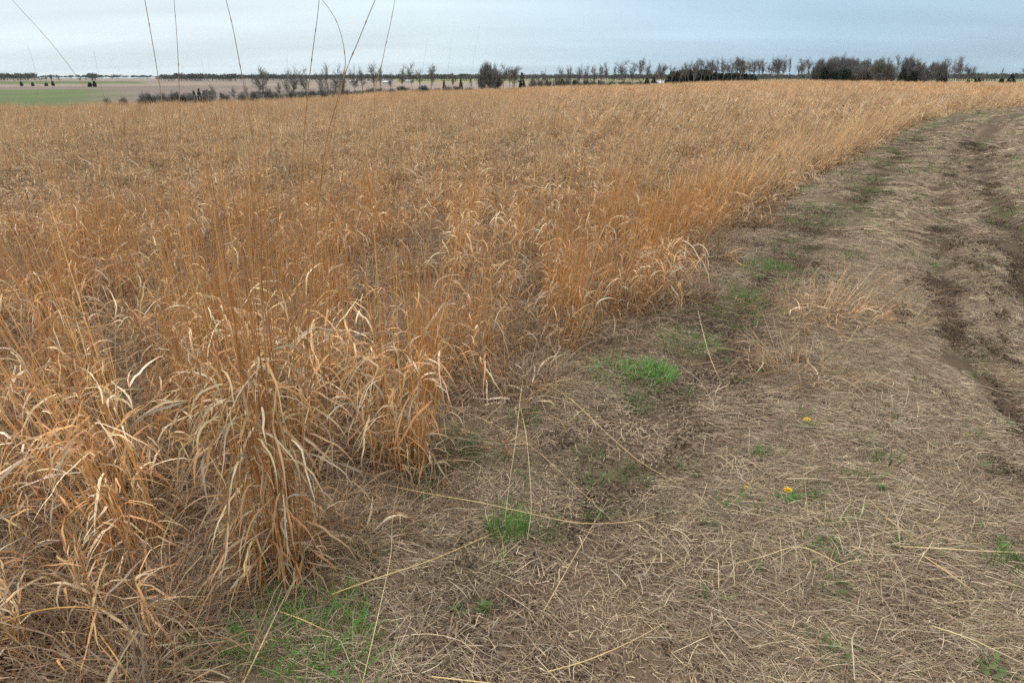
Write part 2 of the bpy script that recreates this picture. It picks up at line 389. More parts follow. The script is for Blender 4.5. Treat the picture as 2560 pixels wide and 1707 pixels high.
    L.new(nz.outputs['Fac'], mr.inputs[0])
    vm = N.new('ShaderNodeVectorMath'); vm.operation = 'SCALE'; L.new(at.outputs['Color'], vm.inputs[0]); L.new(mr.outputs[0], vm.inputs['Scale'])
    L.new(vm.outputs[0], p.inputs['Base Color'])
    bp = N.new('ShaderNodeBump'); bp.inputs['Strength'].default_value = .6; bp.inputs['Distance'].default_value = .02
    L.new(nz.outputs['Fac'], bp.inputs['Height']); L.new(bp.outputs[0], p.inputs['Normal']); L.new(p.outputs[0], out.inputs[0])
    o = obj('ground', acc.mesh('ground', [m_], True)); tag(o, 'rolling farmland ground with a worn vehicle track through dry prairie', None, None, 'structure')
build_ground()

# ------------------------------------------------------------------ standing prairie grass (uncountable)
def lean_of(x, y):
    """wind lean towards +X, stronger out in the middle and right of the field"""
    d, _ = poly_dist(x, y, EDGE)
    w = sstep(-.5, 5.0, x) * .50 + sstep(8, 40, y) * .06
    return np.clip(w + rng.normal(0, .10, len(x)), 0, .80)
def is_field(x, y, margin=0.0):
    sd = edge_sd(x, y) + (fbm(x * 1.3, y * 1.3, 61) - .5) * .35
    return sd < margin
def orange_density(x, y):
    a = np.arctan2(x, y)
    n = fbm(x * .55, y * .55, 67)
    right = sstep(-.15, .25, a)
    n2 = fbm(x * .16, y * .12, 167)
    return np.clip(sstep(.36, .62, n - .12 + .26 * right + (n2 - .5) * .6) * (.55 + .45 * right) + .10, 0, 1)

MATS = [M_STEM, M_LEAF]
# near: full tufts
hd = [tuft(rng.integers(4, 9), (.4, 1.0), .075, rng.integers(20, 32), (.03, .42), .0095, 26, .26, spread=.13, leaf_len=(.13, .32))[0].mesh('tuft_tall', MATS) for _ in range(8)]
hdo = [tuft(rng.integers(13, 21), (.4, 1.0), .10, rng.integers(12, 20), (.03, .40), .0075, 22, .26, stemr=.0015, spread=.12, leaf_len=(.12, .28))[0].mesh('tuft_orange', MATS) for _ in range(7)]
hdm = [tuft(0, (0, 1), .10, rng.integers(8, 14), (.0, .05), .0085, 80, .30, tcol=GREYM + THATCH, leaf_len=(.14, .34))[0].mesh('tuft_mat', MATS) for _ in range(7)]
def prep(x, y, smin, smax, lean_k=1.0, sink=.0):
    n = len(x); z = terrain(x, y) - sink
    rot = eulers(U(0, 6.283, n), lean_of(x, y) * lean_k + np.abs(rng.normal(0, .05, n)), np.where(rng.random(n) < .8, rng.normal(0, .5, n), U(0, 6.28, n)))
    return np.stack([x, y, z], -1), rot, U(smin, smax, n)

R_HD = 10.0
def clusters(r0, r1, dens, per, rad, a0, a1, edge=0.0):
    cx_, cy_ = sample_sector(r0, r1, dens, a0, a1); k = rng.integers(per[0], per[1], len(cx_)); cx_, cy_ = np.repeat(cx_, k), np.repeat(cy_, k)
    a = U(0, 6.283, len(cx_)); r = rad * rng.random(len(cx_)) ** .6
    return cx_ + r * np.cos(a), cy_ + r * np.sin(a)
def along_edge(n, off0, off1, rmax):
    '''points strung along the field edge, off metres inside the field'''
    E = np.array(EDGE); seg = np.linalg.norm(np.diff(E, axis=0), axis=1); cs = np.concatenate([[0], np.cumsum(seg)])
    t = U(0, cs[-1], n); px = np.interp(t, cs, E[:, 0]); py = np.interp(t, cs, E[:, 1]); i_ = np.clip(np.searchsorted(cs, t) - 1, 0, len(seg) - 1)
    d = np.diff(E, axis=0)[i_] / seg[i_][:, None]; o_ = U(off0, off1, n)
    x_, y_ = px - d[:, 1] * o_, py + d[:, 0] * o_; k = (np.hypot(x_, y_) < rmax) & (np.hypot(x_, y_) > 3.0)
    return x_[k], y_[k]
x, y = clusters(2.2, R_HD, 2.3, (2, 6), .15, -62, 40); k = is_field(x, y, -.08) & (np.hypot(x, y) > 2.2); x, y = x[k], y[k]
far = np.hypot(x, y); k = rng.random(len(x)) < (.25 + .75 * sstep(2.6, 4.2, far)) * (1 - .35 * orange_density(x, y)); po = prep(x[k], y[k], .7, 1.2)
scatter('tall_prairie_grass', hd, *po, 'tall dry prairie grass with curled cream leaves and thin orange stems', 'grass')
x, y = clusters(2.4, R_HD, 2.4, (3, 9), .17, -62, 40); k = is_field(x, y, -.08) & (np.hypot(x, y) > 2.4) & (rng.random(len(x)) < .25 + .75 * orange_density(x, y)); x, y = x[k], y[k]
k = rng.random(len(x)) < .2 + .8 * sstep(2.8, 4.5, np.hypot(x, y)); x, y = x[k], y[k]
ex, ey = along_edge(1500, .05, .75, R_HD + 1); k = rng.random(len(ex)) < .25 + .75 * sstep(.40, .55, fbm(ex * 1.3, ey * 1.3, 203)); x, y = np.concatenate([x, ex[k]]), np.concatenate([y, ey[k]])
scatter('orange_prairie_grass', hdo, *prep(x, y, .7, 1.2, 1.25), 'thin stemmed orange prairie grass leaning with the wind', 'grass')
hds = [tuft(rng.integers(3, 7), (.85, 1.6), .07, 5, (.2, .8), .007, 0, .3, spread=.07, stemr=.0015)[0].mesh('tuft_stems', MATS) for _ in range(6)]
x, y = sample_sector(2.9, R_HD + 2, 1.9, -46, 20); k = is_field(x, y, -.2) & (rng.random(len(x)) < sstep(.38, .6, fbm(x * .8, y * .8, 211)) * (1 - .6 * sstep(.5, 4, x))); x, y = x[k], y[k]
scatter('seed_stalks', hds, *prep(x, y, .8, 1.1, .5), 'thin tall orange seed stalks standing over the near grass', 'grass')
x, y = sample_sector(1.0, R_HD, 14, -78, 40); k = is_field(x, y, .22); x, y = x[k], y[k]
scatter('matted_dead_grass', hdm, *prep(x, y, .7, 1.25, .3), 'matted grey tan dead grass lying under the standing stems', 'grass')

# middle distance
def far_tuft(nb, hgt, R, w, cols, wts=None, droop=.9, seg=4, thatch=0, tw=1.0):
    A = Acc(); b = disk(nb, R, .5); L = U(.45, 1.1, nb) * hgt; th0 = np.abs(rng.normal(.16, .14, nb))
    p = curves(b, L, U(0, 6.28, nb), th0, th0 + np.abs(rng.normal(.1, .12, nb)), 1.4, seg, .12)
    ribbons(A, p, U(.6, 1.3, nb) * w, pal(nb, cols), U(0, 3, nb), None, 'stem', 0)
    if thatch:
        tb = disk(thatch, R * 1.25, .5); tb[:, 2] = U(0, .25, thatch) * hgt; th0 = np.abs(rng.normal(.7, .4, thatch))
        p = curves(tb, U(.18, .42, thatch) * max(hgt, .6), U(0, 6.28, thatch), th0, np.minimum(th0 + np.abs(rng.normal(1.3, .6, thatch)), 2.8), 1.2, 4, .3)
        p[:, :, 2] = np.maximum(p[:, :, 2], .02)
        ribbons(A, p, U(.6, 1.5, thatch) * w * 1.5 * tw, pal(thatch, CREAM[:5] + CREAM[:3] + GREYM + THATCH), rng.normal(0, .8, thatch), rng.normal(0, 1.5, thatch), 'leaf', 1)
    return A
md = [far_tuft(18, .88, .22, .0085, ORANGE_MID, thatch=75, tw=1.1).mesh('tuft_mid', MATS) for _ in range(8)]
x, y = clusters(R_HD - .7, 26, 2.2, (2, 7), .32, -44, 42); k = is_field(x, y, -.05); x, y = x[k], y[k]
ex, ey = along_edge(2600, .05, 1.0, 40); k = np.hypot(ex, ey) > R_HD; x, y = np.concatenate([x, ex[k]]), np.concatenate([y, ey[k]])
keep = rng.random(len(x)) < .10 + .60 * orange_density(x, y); x, y = x[keep], y[keep]
scatter('middle_prairie_grass', md, *prep(x, y, .7, 1.15, 1.15), 'dense dry orange and tan grass across the middle of the field', 'grass')
mm = [far_tuft(0 + 3, .5, .3, .006, THATCH, thatch=140, tw=1.4).mesh('tuft_mid_mat', MATS) for _ in range(5)]
x, y = sample_sector(R_HD - .7, 27, 6.5, -44, 42); k = is_field(x, y, .05); x, y = x[k], y[k]
scatter('middle_matted_grass', mm, *prep(x, y, .7, 1.2, .3), 'matted pale dead grass between the stems in the middle of the field', 'grass')
FARC = [(.53, .285, .115), (.46, .25, .105), (.58, .37, .18), (.47, .335, .205), (.58, .45, .30), (.41, .30, .19)]
ld = [far_tuft(40, .85, .55, .021, FARC, thatch=80, tw=.8).mesh('tuft_far', MATS) for _ in range(6)]
lm = [far_tuft(8, .6, .55, .014, FARC, thatch=170, tw=.7).mesh('tuft_far_mat', MATS) for _ in range(5)]
x, y = sample_sector(25, 75, 2.0, -42, 42); k = is_field(x, y, -.1); x, y = x[k], y[k]
scatter('far_matted_grass', lm, *prep(x, y, .75, 1.2, .4), 'pale flattened grass showing between the far orange stems', 'grass')
x, y = sample_sector(25, 75, 1.7, -42, 42); k = is_field(x, y, -.1) & (rng.random(len(x)) < .12 + .70 * orange_density(x * .5, y * .35)); x, y = x[k], y[k]
scatter('far_prairie_grass', ld, *prep(x, y, .75, 1.2, 1.1), 'hazy sheet of orange dry grass toward the crest of the field', 'grass')
vd = [far_tuft(70, .75, 1.2, .035, FARC, seg=3, thatch=40, tw=.8).mesh('tuft_crest', MATS) for _ in range(5)]
x, y = sample_sector(73, 236, .42, -40, 40); a = np.arctan2(x, y); D = np.interp(a, CREST_A, CREST_D); k = (np.hypot(x, y) < D + 12) & is_field(x, y, -.3)
greyb = sstep(.52, .68, fbm(x / 26, y / 9, 29)) * sstep(.02, .12, a)
k &= rng.random(len(x)) > greyb * .7
k &= rng.random(len(x)) < .45 + .55 * sstep(.35, .6, fbm(x / 14, y / 7, 171))
x, y = x[k], y[k]
P_, R_, S_ = prep(x, y, .7, 1.15, .8); right = sstep(.1, .3, np.arctan2(x, y))
S3 = np.stack([S_, S_, S_ * (1 - .25 * right)], -1)
scatter('crest_prairie_grass', vd, P_, R_, S3, 'dry orange grass along the crest of the field below the tree row', 'grass')

# ------------------------------------------------------------------ mown straw on the track (uncountable)
def straw_tile(n, R, L, w, lift, spreadd, arch=.12, cols=STRAW, up=0.0, seg=3):
    A = Acc(); b = disk(n, R, .5); Ls = U(*L, n) * (.4 + .6 * rng.random(n) ** 2 * 1.6)
    ph = rng.normal(0, spreadd, n) + math.pi * rng.integers(0, 2, n)
    th = math.pi / 2 - np.abs(rng.normal(0, up, n)) if up else math.pi / 2 + rng.normal(0, .05, n)
    th = np.broadcast_to(th, (n,)).copy()
    p = curves(b, Ls, ph, th - np.abs(rng.normal(0, arch, n)), th + np.abs(rng.normal(0, arch, n)), 1.0, seg, .16)
    p[:, :, :2] -= (p[:, seg // 2, :2] - b[:, :2])[:, None] if not up else 0
    p[:, :, 2] += (rng.random(n) ** 1.5 * lift)[:, None]
    p[:, :, 2] = np.maximum(p[:, :, 2], .003)
    ribbons(A, p, U(.3, 1.4, n) * w, pal(n, cols, .16), rng.normal(0, .5, n), None, 'straw', 0)
    return A
SM = [M_STRAW]
swept = [straw_tile(360, .20, (.03, .16), .0021, .022, .42).mesh('straw_swept', SM) for _ in range(7)]
jumble = [straw_tile(300, .20, (.03, .15), .0021, .022, 1.6).mesh('straw_jumble', SM) for _ in range(6)]
chaff = [straw_tile(260, .22, (.012, .07), .0022, .008, 1.6, cols=STRAW).mesh('straw_chaff', SM) for _ in range(5)]
messy = [straw_tile(110, .22, (.06, .26), .0023, .03, 1.6, arch=.6, up=.36, seg=5, cols=STRAW[:1] + STRAW[2:3] + STRAW[5:7] + STRAW[9:]).mesh('straw_messy', SM) for _ in range(6)]
def mown(x, y, m=-.15): return edge_sd(x, y) > m
def slope_rot(x, y, yaw):
    e = .08; gx = (terrain(x + e, y) - terrain(x - e, y)) / (2 * e); gy = (terrain(x, y + e) - terrain(x, y - e)) / (2 * e)
    return eulers(yaw, np.arctan(np.hypot(gx, gy)), np.arctan2(-gy, -gx))
def lay(x, y, lift=.003):
    # in a hollow a flat mat bridges the dip: raise it to rest on the ground around it
    z0 = terrain(x, y); e = np.where(np.hypot(x, y) < 9, .13, .24)
    hollow = sum(terrain(x + e * c, y + e * s_) for c, s_ in ((1, 0), (-1, 0), (0, 1), (0, -1))) / 4 - z0
    return np.stack([x, y, z0 + lift + np.maximum(hollow, 0) * .9], -1)
# direction in which the straw was combed: along +X near, turning a little down-right on the right
def comb(x, y): return -.18 - .22 * sstep(1, 4, x) + (fbm(x * .7, y * .7, 83) - .5) * 1.0
x, y = sample_sector(1.0, 9.0, 32, -60, 70); k = mown(x, y) & (rng.random(len(x)) > soil_amount(x, y) * 1.02) & (rng.random(len(x)) < .22 + .78 * sstep(.3, 1.3, x)) & (rng.random(len(x)) < .62 + .6 * sstep(.35, .6, fbm(x * 1.4, y * 1.4, 181))); x, y = x[k], y[k]
scatter('swept_straw', swept, lay(x, y), slope_rot(x, y, comb(x, y) + rng.normal(0, .3, len(x))), U(.7, 1.15, len(x)), 'pale mown straw combed flat across the track', 'straw')
x, y = sample_sector(1.0, 9.0, 52, -60, 70); k = mown(x, y, -.1) & (rng.random(len(x)) > soil_amount(x, y) * .68)
x, y = x[k], y[k]; scatter('straw_chaff', chaff, lay(x, y), slope_rot(x, y, U(0, 6.28, len(x))), U(.7, 1.2, len(x)), 'fine chaff and broken bits of straw on the bare soil', 'straw')
x, y = sample_sector(1.0, 9.0, 34, -60, 70); k = mown(x, y, -.5) & (rng.random(len(x)) > soil_amount(x, y) * .95) & (rng.random(len(x)) < .65 + .6 * sstep(.35, .6, fbm(x * 1.9, y * 1.9, 191))) & (rng.random(len(x)) < 1 - .6 * sstep(.5, 2.0, x)); x, y = x[k], y[k]
scatter('loose_straw', jumble, lay(x, y), slope_rot(x, y, U(0, 6.28, len(x))), U(.7, 1.2, len(x)), 'loose chopped straw scattered over bare soil beside the tall grass', 'straw')
x, y = sample_sector(1.2, 8.5, 5, -50, 50); nm = fbm(x * .8, y * .8, 97); heap = sum(np.exp(-((x - g_[0]) ** 2 + (y - g_[1]) ** 2) / q_ ** 2) for g_, q_ in ((ground(1700, 1480), .38), (ground(1560, 1600), .3), (ground(1860, 1260), .3), (ground(2080, 900), .5), (ground(2000, 1010), .35))); k = mown(x, y, -.2) & (rng.random(len(x)) < sstep(.42, .62, nm) * .9 + .10 + heap) & (soil_amount(x, y) < .6); x, y = x[k], y[k]
scatter('tangled_straw', messy, lay(x, y), slope_rot(x, y, U(0, 6.28, len(x))), U(.55, 1.1, len(x)), 'tangled straw standing a little proud of the mown ground', 'straw')
def crumb_tile(n, R):
    A = Acc(); b = disk(n, R, .5); L = U(.003, .011, n) * (.5 + rng.random(n)); d = rng.normal(0, 1, (n, 3)); d[:, 2] = np.abs(d[:, 2]) * .6; d /= np.linalg.norm(d, axis=1, keepdims=True)
    p = np.stack([b - d * L[:, None] * .6, b, b + d * L[:, None] * .6], 1); p[:, :, 2] += .002
    prisms(A, p, L * .5, L * .35, pal(n, [(.088, .062, .045), (.072, .051, .037), (.11, .08, .058)], .15), 4)
    return A
crumbs = [crumb_tile(420, .22).mesh('soil_crumbs', [M_BARK]) for _ in range(4)]
x, y = sample_sector(1.0, 9.0, 26, -60, 70); k = mown(x, y, -.2) & (rng.random(len(x)) < sstep(.12, .45, soil_amount(x, y)) + .12); x, y = x[k], y[k]
scatter('soil_crumbs', crumbs, lay(x, y, -.002), slope_rot(x, y, U(0, 6.28, len(x))), U(.7, 1.2, len(x)), 'dark crumbly clods of bare soil along the wheel strip', 'soil')
cr2 = [crumb_tile(200, .34).mesh('soil_crumbs_mid', [M_BARK]) for _ in range(3)]
for m_ in cr2: m_.transform(__import__('mathutils').Matrix.Diagonal((1, 1, 1.6, 1)))
x, y = sample_sector(8.8, 26, 9, -2, 48); k = mown(x, y, -.2) & (rng.random(len(x)) < sstep(.12, .45, soil_amount(x, y))); x, y = x[k], y[k]
scatter('rut_crumbs', cr2, lay(x, y, -.002), slope_rot(x, y, U(0, 6.28, len(x))), U(.6, 1.0, len(x)), 'dark crumbly soil in the farther wheel ruts', 'soil')
# middle and far straw
sw2 = [straw_tile(120, .34, (.10, .36), .0055, .03, .5).mesh('straw_swept_mid', SM) for _ in range(5)]
x, y = sample_sector(8.5, 22, 10, -5, 48); k = mown(x, y, -.2) & (rng.random(len(x)) > soil_amount(x, y) * 1.1); x, y = x[k], y[k]
scatter('mid_straw', sw2, lay(x, y), slope_rot(x, y, comb(x, y) + rng.normal(0, .35, len(x))), U(.7, 1.1, len(x)), 'straw litter farther along the vehicle track', 'straw')
sw3 = [straw_tile(90, .5, (.15, .5), .012, .04, .6).mesh('straw_swept_far', SM) for _ in range(4)]
ch2 = [straw_tile(170, .36, (.02, .13), .0048, .012, 1.4).mesh('straw_chaff_mid', SM) for _ in range(4)]
x, y = sample_sector(8.6, 30, 9.0, -5, 48); k = mown(x, y, -.2) & (rng.random(len(x)) > soil_amount(x, y) * .85); x, y = x[k], y[k]
scatter('mid_chaff', ch2, lay(x, y), slope_rot(x, y, U(0, 6.28, len(x))), U(.7, 1.2, len(x)), 'broken straw bits on the farther soil of the track', 'straw')
x, y = sample_sector(21, 60, 3.0, 8, 48); k = mown(x, y, -.2) & (rng.random(len(x)) > soil_amount(x, y) * 1.25); x, y = x[k], y[k]
scatter('far_straw', sw3, lay(x, y), slope_rot(x, y, rng.normal(0, .5, len(x))), U(.7, 1.1, len(x)), 'straw litter where the track bends away', 'straw')
# sparse green sprouts in the track
def green_tuft(n, R, h, w=.0028, cols=GREENS, splay=.35):
    A = Acc(); b = disk(n, R, .6); th0 = np.abs(rng.normal(splay, .25, n))
    p = curves(b, U(.5, 1.2, n) * h, np.arctan2(b[:, 1], b[:, 0]) + rng.normal(0, .9, n), th0, th0 + np.abs(rng.normal(.5, .35, n)), 1.3, 4, .2)
    p[:, :, 2] = np.maximum(p[:, :, 2], .004)
    ribbons(A, p, U(.7, 1.3, n) * w, pal(n, cols, .15), rng.normal(0, .5, n), None, 'leaf', 0)
    return A
gs = [green_tuft(rng.integers(10, 22), .055, .07, .0035).mesh('green_sprout', [M_GREEN]) for _ in range(6)]
x, y = sample_sector(1.2, 14, 24, -45, 48); k = mown(x, y, -.05) & (rng.random(len(x)) < green_amount(x, y) * .95 + .06); x, y = x[k], y[k]
scatter('green_sprouts', gs, lay(x, y), slope_rot(x, y, U(0, 6.28, len(x))), U(.6, 1.3, len(x)), 'sparse short green sprouts coming up through the straw', 'grass')
gs2 = [green_tuft(26, .22, .10, .009).mesh('green_sprout_far', [M_GREEN]) for _ in range(4)]
x, y = sample_sector(13, 60, 2.6, 0, 48); k = mown(x, y, -.3) & (rng.random(len(x)) < green_amount(x, y) * .75 + .08); x, y = x[k], y[k]
scatter('far_green_sprouts', gs2, lay(x, y), slope_rot(x, y, U(0, 6.28, len(x))), U(.7, 1.4, len(x)), 'patches of new green grass along the far track edge', 'grass')

# ------------------------------------------------------------------ big grass clumps near the camera, each a thing
def clump(px, label, ns, hs, R, nl, hl, lw, nt, ht, lean=0.0, ldir=0.0, stemr=.0021, spread=.1, leaf_len=(.13, .34), lcol=CREAM, ocol=ORANGE):
    nl = int(nl * 1.5); g = ground(*px); st, lv = Acc(), Acc()
    tuft(ns, hs, R, nl, hl, lw, nt, ht, lean, ldir, stemr, spread, 9, st, lv, ocol, lcol, THATCH, leaf_len, merged=False)
    e = empty('grass_clump', (g[0], g[1], tz(*g))); tag(e, label, 'grass clump', 'big dry grass clumps near the camera')
    obj('stems', st.mesh('stems', [M_STEM]), e); obj('leaves', lv.mesh('leaves', [M_LEAF]), e)
    return e
clump((705, 1425), 'tall orange front clump with a skirt of drooping cream leaves above a green patch', 84, (.85, 1.7), .15, 330, (.02, .95), .0082, 110, .32, spread=.065, stemr=.0025)
clump((790, 1120), 'slim upright orange stems just behind the front skirted clump', 36, (.9, 1.7), .12, 70, (.05, .8), .009, 50, .3, spread=.07)
clump((590, 1080), 'upright orange stems with cream leaves left of the tall front clump', 42, (.9, 1.7), .16, 100, (.05, .8), .009, 60, .32, spread=.08)
clump((1010, 1165), 'reddish orange leafy clump at the field edge above the long fallen golden stem', 52, (.6, 1.3), .15, 185, (.03, .7), .0085, 90, .34, spread=.09)
clump((340, 1400), 'golden stemmed clump at lower left with its stems leaning to the left', 44, (.7, 1.6), .14, 130, (.03, .7), .0082, 120, .36, lean=.33, ldir=math.pi * .95, stemr=.0023, spread=.12)
clump((60, 1300), 'leaning golden clump cut by the left border of the view', 44, (.7, 1.6), .16, 130, (.05, .8), .0082, 90, .36, lean=.26, ldir=math.pi * .95, stemr=.0023, spread=.12)
clump((470, 1010), 'narrow clump of straight orange stems behind the lower left leaning clump', 26, (.9, 1.7), .12, 70, (.05, .8), .008, 60, .3, spread=.07)
clump((235, 1010), 'dense upright orange clump at the left beyond the leaning golden stems', 36, (.8, 1.6), .14, 80, (.05, .7), .008, 60, .3, lean=.12, ldir=math.pi, spread=.08)
clump((1640, 765), 'curly leaved reddish clump at the field edge nearest the dark soil track', 46, (.4, .85), .17, 170, (.03, .6), .0085, 80, .3, lean=.2, lcol=CREAM[3:] + CREAM[:2], spread=.12)
clump((1150, 900), 'fine reddish brown stemmed clump beside the matted grey mound', 55, (.5, 1.0), .2, 60, (.03, .5), .007, 110, .36, lean=.15, stemr=.0014, spread=.15)
clump((180, 1640), 'low tussock of long arching pale leaves at the bottom left', 8, (.5, .9), .24, 120, (.02, .25), .0075, 420, .34, lean=-.1, leaf_len=(.16, .40))
clump((-60, 1560), 'pale leaf tussock with few stems at the bottom left corner', 14, (.6, 1.1), .2, 80, (.02, .3), .0075, 300, .34, leaf_len=(.16, .38))
clump((2080, 790), 'dead tan tussock lying across the straw between the soil track and ruts', 70, (.15, .40), .34, 60, (.0, .1), .006, 420, .34, lean=.6, spread=.75, ocol=CREAM[1:4] + ORANGE[4:] + THATCH, lcol=CREAM)
clump((1985, 940), 'small collapsed straw tussock beside the dark soil strip', 24, (.2, .4), .18, 60, (.0, .2), .006, 180, .36, lean=-.4, spread=.5, ocol=CREAM, lcol=STRAW)

# ------------------------------------------------------------------ single tall stems standing against the sky
def thick_line(pts, r0, r1, col, tipcol=None, k=5, nodes=0, sub=4):
    """smooth tube through points, with optional swollen nodes"""
    P = np.array(pts, float); n = len(P); T = np.linspace(0, n - 1, (n - 1) * sub + 1); out = []
    for t in T:
        i = min(int(t), n - 2); f = t - i
        p0 = P[max(i - 1, 0)]; p1 = P[i]; p2 = P[i + 1]; p3 = P[min(i + 2, n - 1)]
        out.append(.5 * (2 * p1 + (p2 - p0) * f + (2 * p0 - 5 * p1 + 4 * p2 - p3) * f * f + (3 * p1 - p0 - 3 * p2 + p3) * f ** 3))
    p = np.array(out)[None]; A = Acc()
    c = np.array([col], float); tc = np.array([tipcol if tipcol else col], float)
    prisms(A, p, np.array([r0]), np.array([r1]), c, k, 0, tc)
    for j in range(nodes):
        f = (j + 1) / (nodes + 1.2); i = int(f * (p.shape[1] - 1)); q = p[0, i]; d = p[0, min(i + 1, p.shape[1] - 1)] - p[0, i]; d = d / (np.linalg.norm(d) + 1e-9)
        r = (r0 * (1 - f) + r1 * f)
        prisms(A, np.stack([q - d * .005, q, q + d * .005])[None], np.array([r * 1.7]), np.array([r * 1.5]), c * .75, k, 0)
    return A
def sky_stem(base, pix, label, r0=.0018, r1=.0008, col=(.52, .28, .09), tip=(.22, .16, .12)):
    g = ground(*base); Y = g[1]; pts = [np.array([g[0], Y, tz(*g)])]
    for i, (u, v) in enumerate(pix[::-1]):
        q = at_y(u, v, Y); pts.append(q)
    o0 = pts[0].copy(); pts = [q - o0 for q in pts]
    o = obj('tall_grass_stem', thick_line(pts, r0, r1, col, tip, 5, 4).mesh('tall_grass_stem', [M_STEM]), None, Vector(o0))
    tag(o, label, 'grass stem', 'tall grass stems standing against the sky')
sky_stem((560, 1010), [(14, -30), (30, 0), (128, 108), (205, 210), (262, 300), (340, 470), (450, 760)], 'leftmost long dark stem leaning steeply left across the sky above the green field')
sky_stem((500, 1180), [(355, -40), (362, 0), (385, 130), (402, 235), (425, 400), (465, 800)], 'straight dark stem left of a nearly vertical stem, both cut by the top border', r1=.0012)
sky_stem((455, 1150), [(433, -40), (435, 0), (442, 90), (447, 190), (450, 330), (452, 700)], 'nearly vertical dark stem above the valley farmland')
sky_stem((715, 1420), [(558, -40), (565, 0), (582, 70), (600, 165), (618, 260), (645, 450), (690, 900)], 'gently bowed stem rising left of the bare valley tree row')
sky_stem((725, 1410), [(800, -30), (795, 30), (787, 90), (779, 150), (768, 250), (755, 420), (735, 900)], 'thin knotted stem in front of the bushy round crowned valley tree', r1=.0008)
sky_stem((690, 1400), [(770, -40), (805, 0), (835, 42), (852, 85), (861, 130), (862, 175), (845, 260), (800, 480), (735, 900)], 'hooked stem that arches over to the left at the top border', r0=.0018, r1=.0006)
sky_stem((740, 1430), [(955, -40), (936, 5), (915, 55), (895, 105), (868, 170), (838, 270), (805, 430), (765, 900)], 'stem leaning right that crosses the hooked stem at the horizon', r1=.0009)
sky_stem((1000, 1160), [(992, -40), (987, 0), (977, 55), (966, 105), (953, 170), (935, 280), (945, 700)], 'rightmost long stem leaving the top border, standing clear of the crossed pair', r1=.0008)
FAINT = ((.42, .33, .24), (.45, .40, .35))
sky_stem((130, 620), [(68, 112), (78, 140), (88, 178), (98, 260), (115, 420)], 'short faint stem at far left between the steep leaning stem and the left border', .0016, .0008, *FAINT)
sky_stem((310, 560), [(234, 128), (240, 155), (247, 190), (265, 270), (290, 420)], 'faint stem with a pale seed tip over the left farmland', .0016, .001, *FAINT)
sky_stem((545, 600), [(503, 145), (510, 180), (519, 225), (530, 330)], 'faint short stem between the vertical stem and the bowed stem', .0016, .0008, *FAINT)
sky_stem((735, 640), [(717, 140), (718, 180), (720, 250), (727, 400)], 'faint straight stem left of the thin knotted stem', .0015, .0008, *FAINT)
sky_stem((1030, 560), [(1069, 95), (1064, 130), (1056, 180), (1045, 300)], 'leftmost of the three faint stems right of the long stems', .0014, .0006, *FAINT)
sky_stem((1100, 560), [(1129, 95), (1124, 140), (1119, 190), (1108, 320)], 'middle of the three faint stems right of the long stems', .0014, .0006, *FAINT)
sky_stem((1110, 560), [(1199, 66), (1190, 115), (1178, 180), (1150, 330)], 'rightmost and tallest of the three faint stems, leaning right before a dense bare tree', .0014, .0006, *FAINT)

# ------------------------------------------------------------------ long fallen straws lying on the mown ground
def fallen(pix, label, r=.0019, col=(.60, .42, .19), lift=.05, tipr=.4, nodes=3):
    n = len(pix); pts = []
    for i, (u, v) in enumerate(pix):
        f = i / (n - 1); h = .012 + lift * math.sin(math.pi * (.12 + .76 * f)) + .012 * random.random()
        g = ground(u, v, h); pts.append(np.array([g[0], g[1], tz(*g) + h]))
    o0 = pts[0].copy()
    o = obj('fallen_stem', thick_line([p - o0 for p in pts], r * .85, r * .85 * tipr, col, None, 5, nodes).mesh('fallen_stem', [M_STRAW]), None, Vector(o0))
    tag(o, label, 'fallen stem', 'long dry stems fallen on the mown ground')
fallen([(960, 1205), (1080, 1232), (1200, 1250), (1330, 1268), (1450, 1282), (1560, 1284), (1640, 1278)], 'long golden fallen stem bowing across the ground above the bright green tuft', .0034, (.66, .48, .23))
fallen([(830, 1488), (940, 1452), (1060, 1410), (1150, 1365), (1250, 1312)], 'straight golden fallen stem slanting up from the foot of the front clump', .0030, (.66, .46, .18))
fallen([(1000, 980), (1090, 1000), (1210, 1045), (1330, 1110), (1440, 1195), (1530, 1275)], 'fallen stem slanting down right, ending against the bowed golden stem', .0022)
fallen([(1370, 960), (1430, 1000), (1520, 1070), (1600, 1130), (1700, 1205)], 'fallen stem running down right over the dark soil strip', .0024)
fallen([(1310, 925), (1300, 1000), (1290, 1090), (1275, 1190), (1262, 1290)], 'upright looking pale stem crossing behind the bright green tuft, left of its pair', .0022, (.56, .43, .26), .12)
fallen([(1300, 1010), (1315, 1080), (1325, 1180), (1328, 1260), (1318, 1330)], 'pale stem crossing the bright green tuft, right of its pair', .0020, (.56, .43, .26), .1)
fallen([(1745, 775), (1770, 850), (1790, 910), (1805, 945)], 'thin pale stem over the green patch at the near end of the dark soil', .0022, (.56, .43, .26), .1)
fallen([(1720, 750), (1850, 770), (1950, 772), (2080, 762)], 'greenish straw lying across the soil track below the far green sprouts', .0020, (.42, .38, .16))
fallen([(2100, 1405), (2000, 1365), (1900, 1395), (1800, 1420)], 'bent straw with a hooked end below the nearest yellow dandelion', .0022)
fallen([(2250, 1362), (2350, 1366), (2450, 1370), (2580, 1374)], 'straight yellow straw running off the right border from a fan of straws', .0026, (.60, .46, .24))
fallen([(2030, 1292), (2110, 1260), (2190, 1230)], 'pinkish straw slanting up right of the nearest yellow dandelion', .0022, (.55, .40, .24))
fallen([(2360, 1508), (2440, 1500), (2525, 1496)], 'short yellow straw lying level near the right border', .0022, (.58, .44, .22))
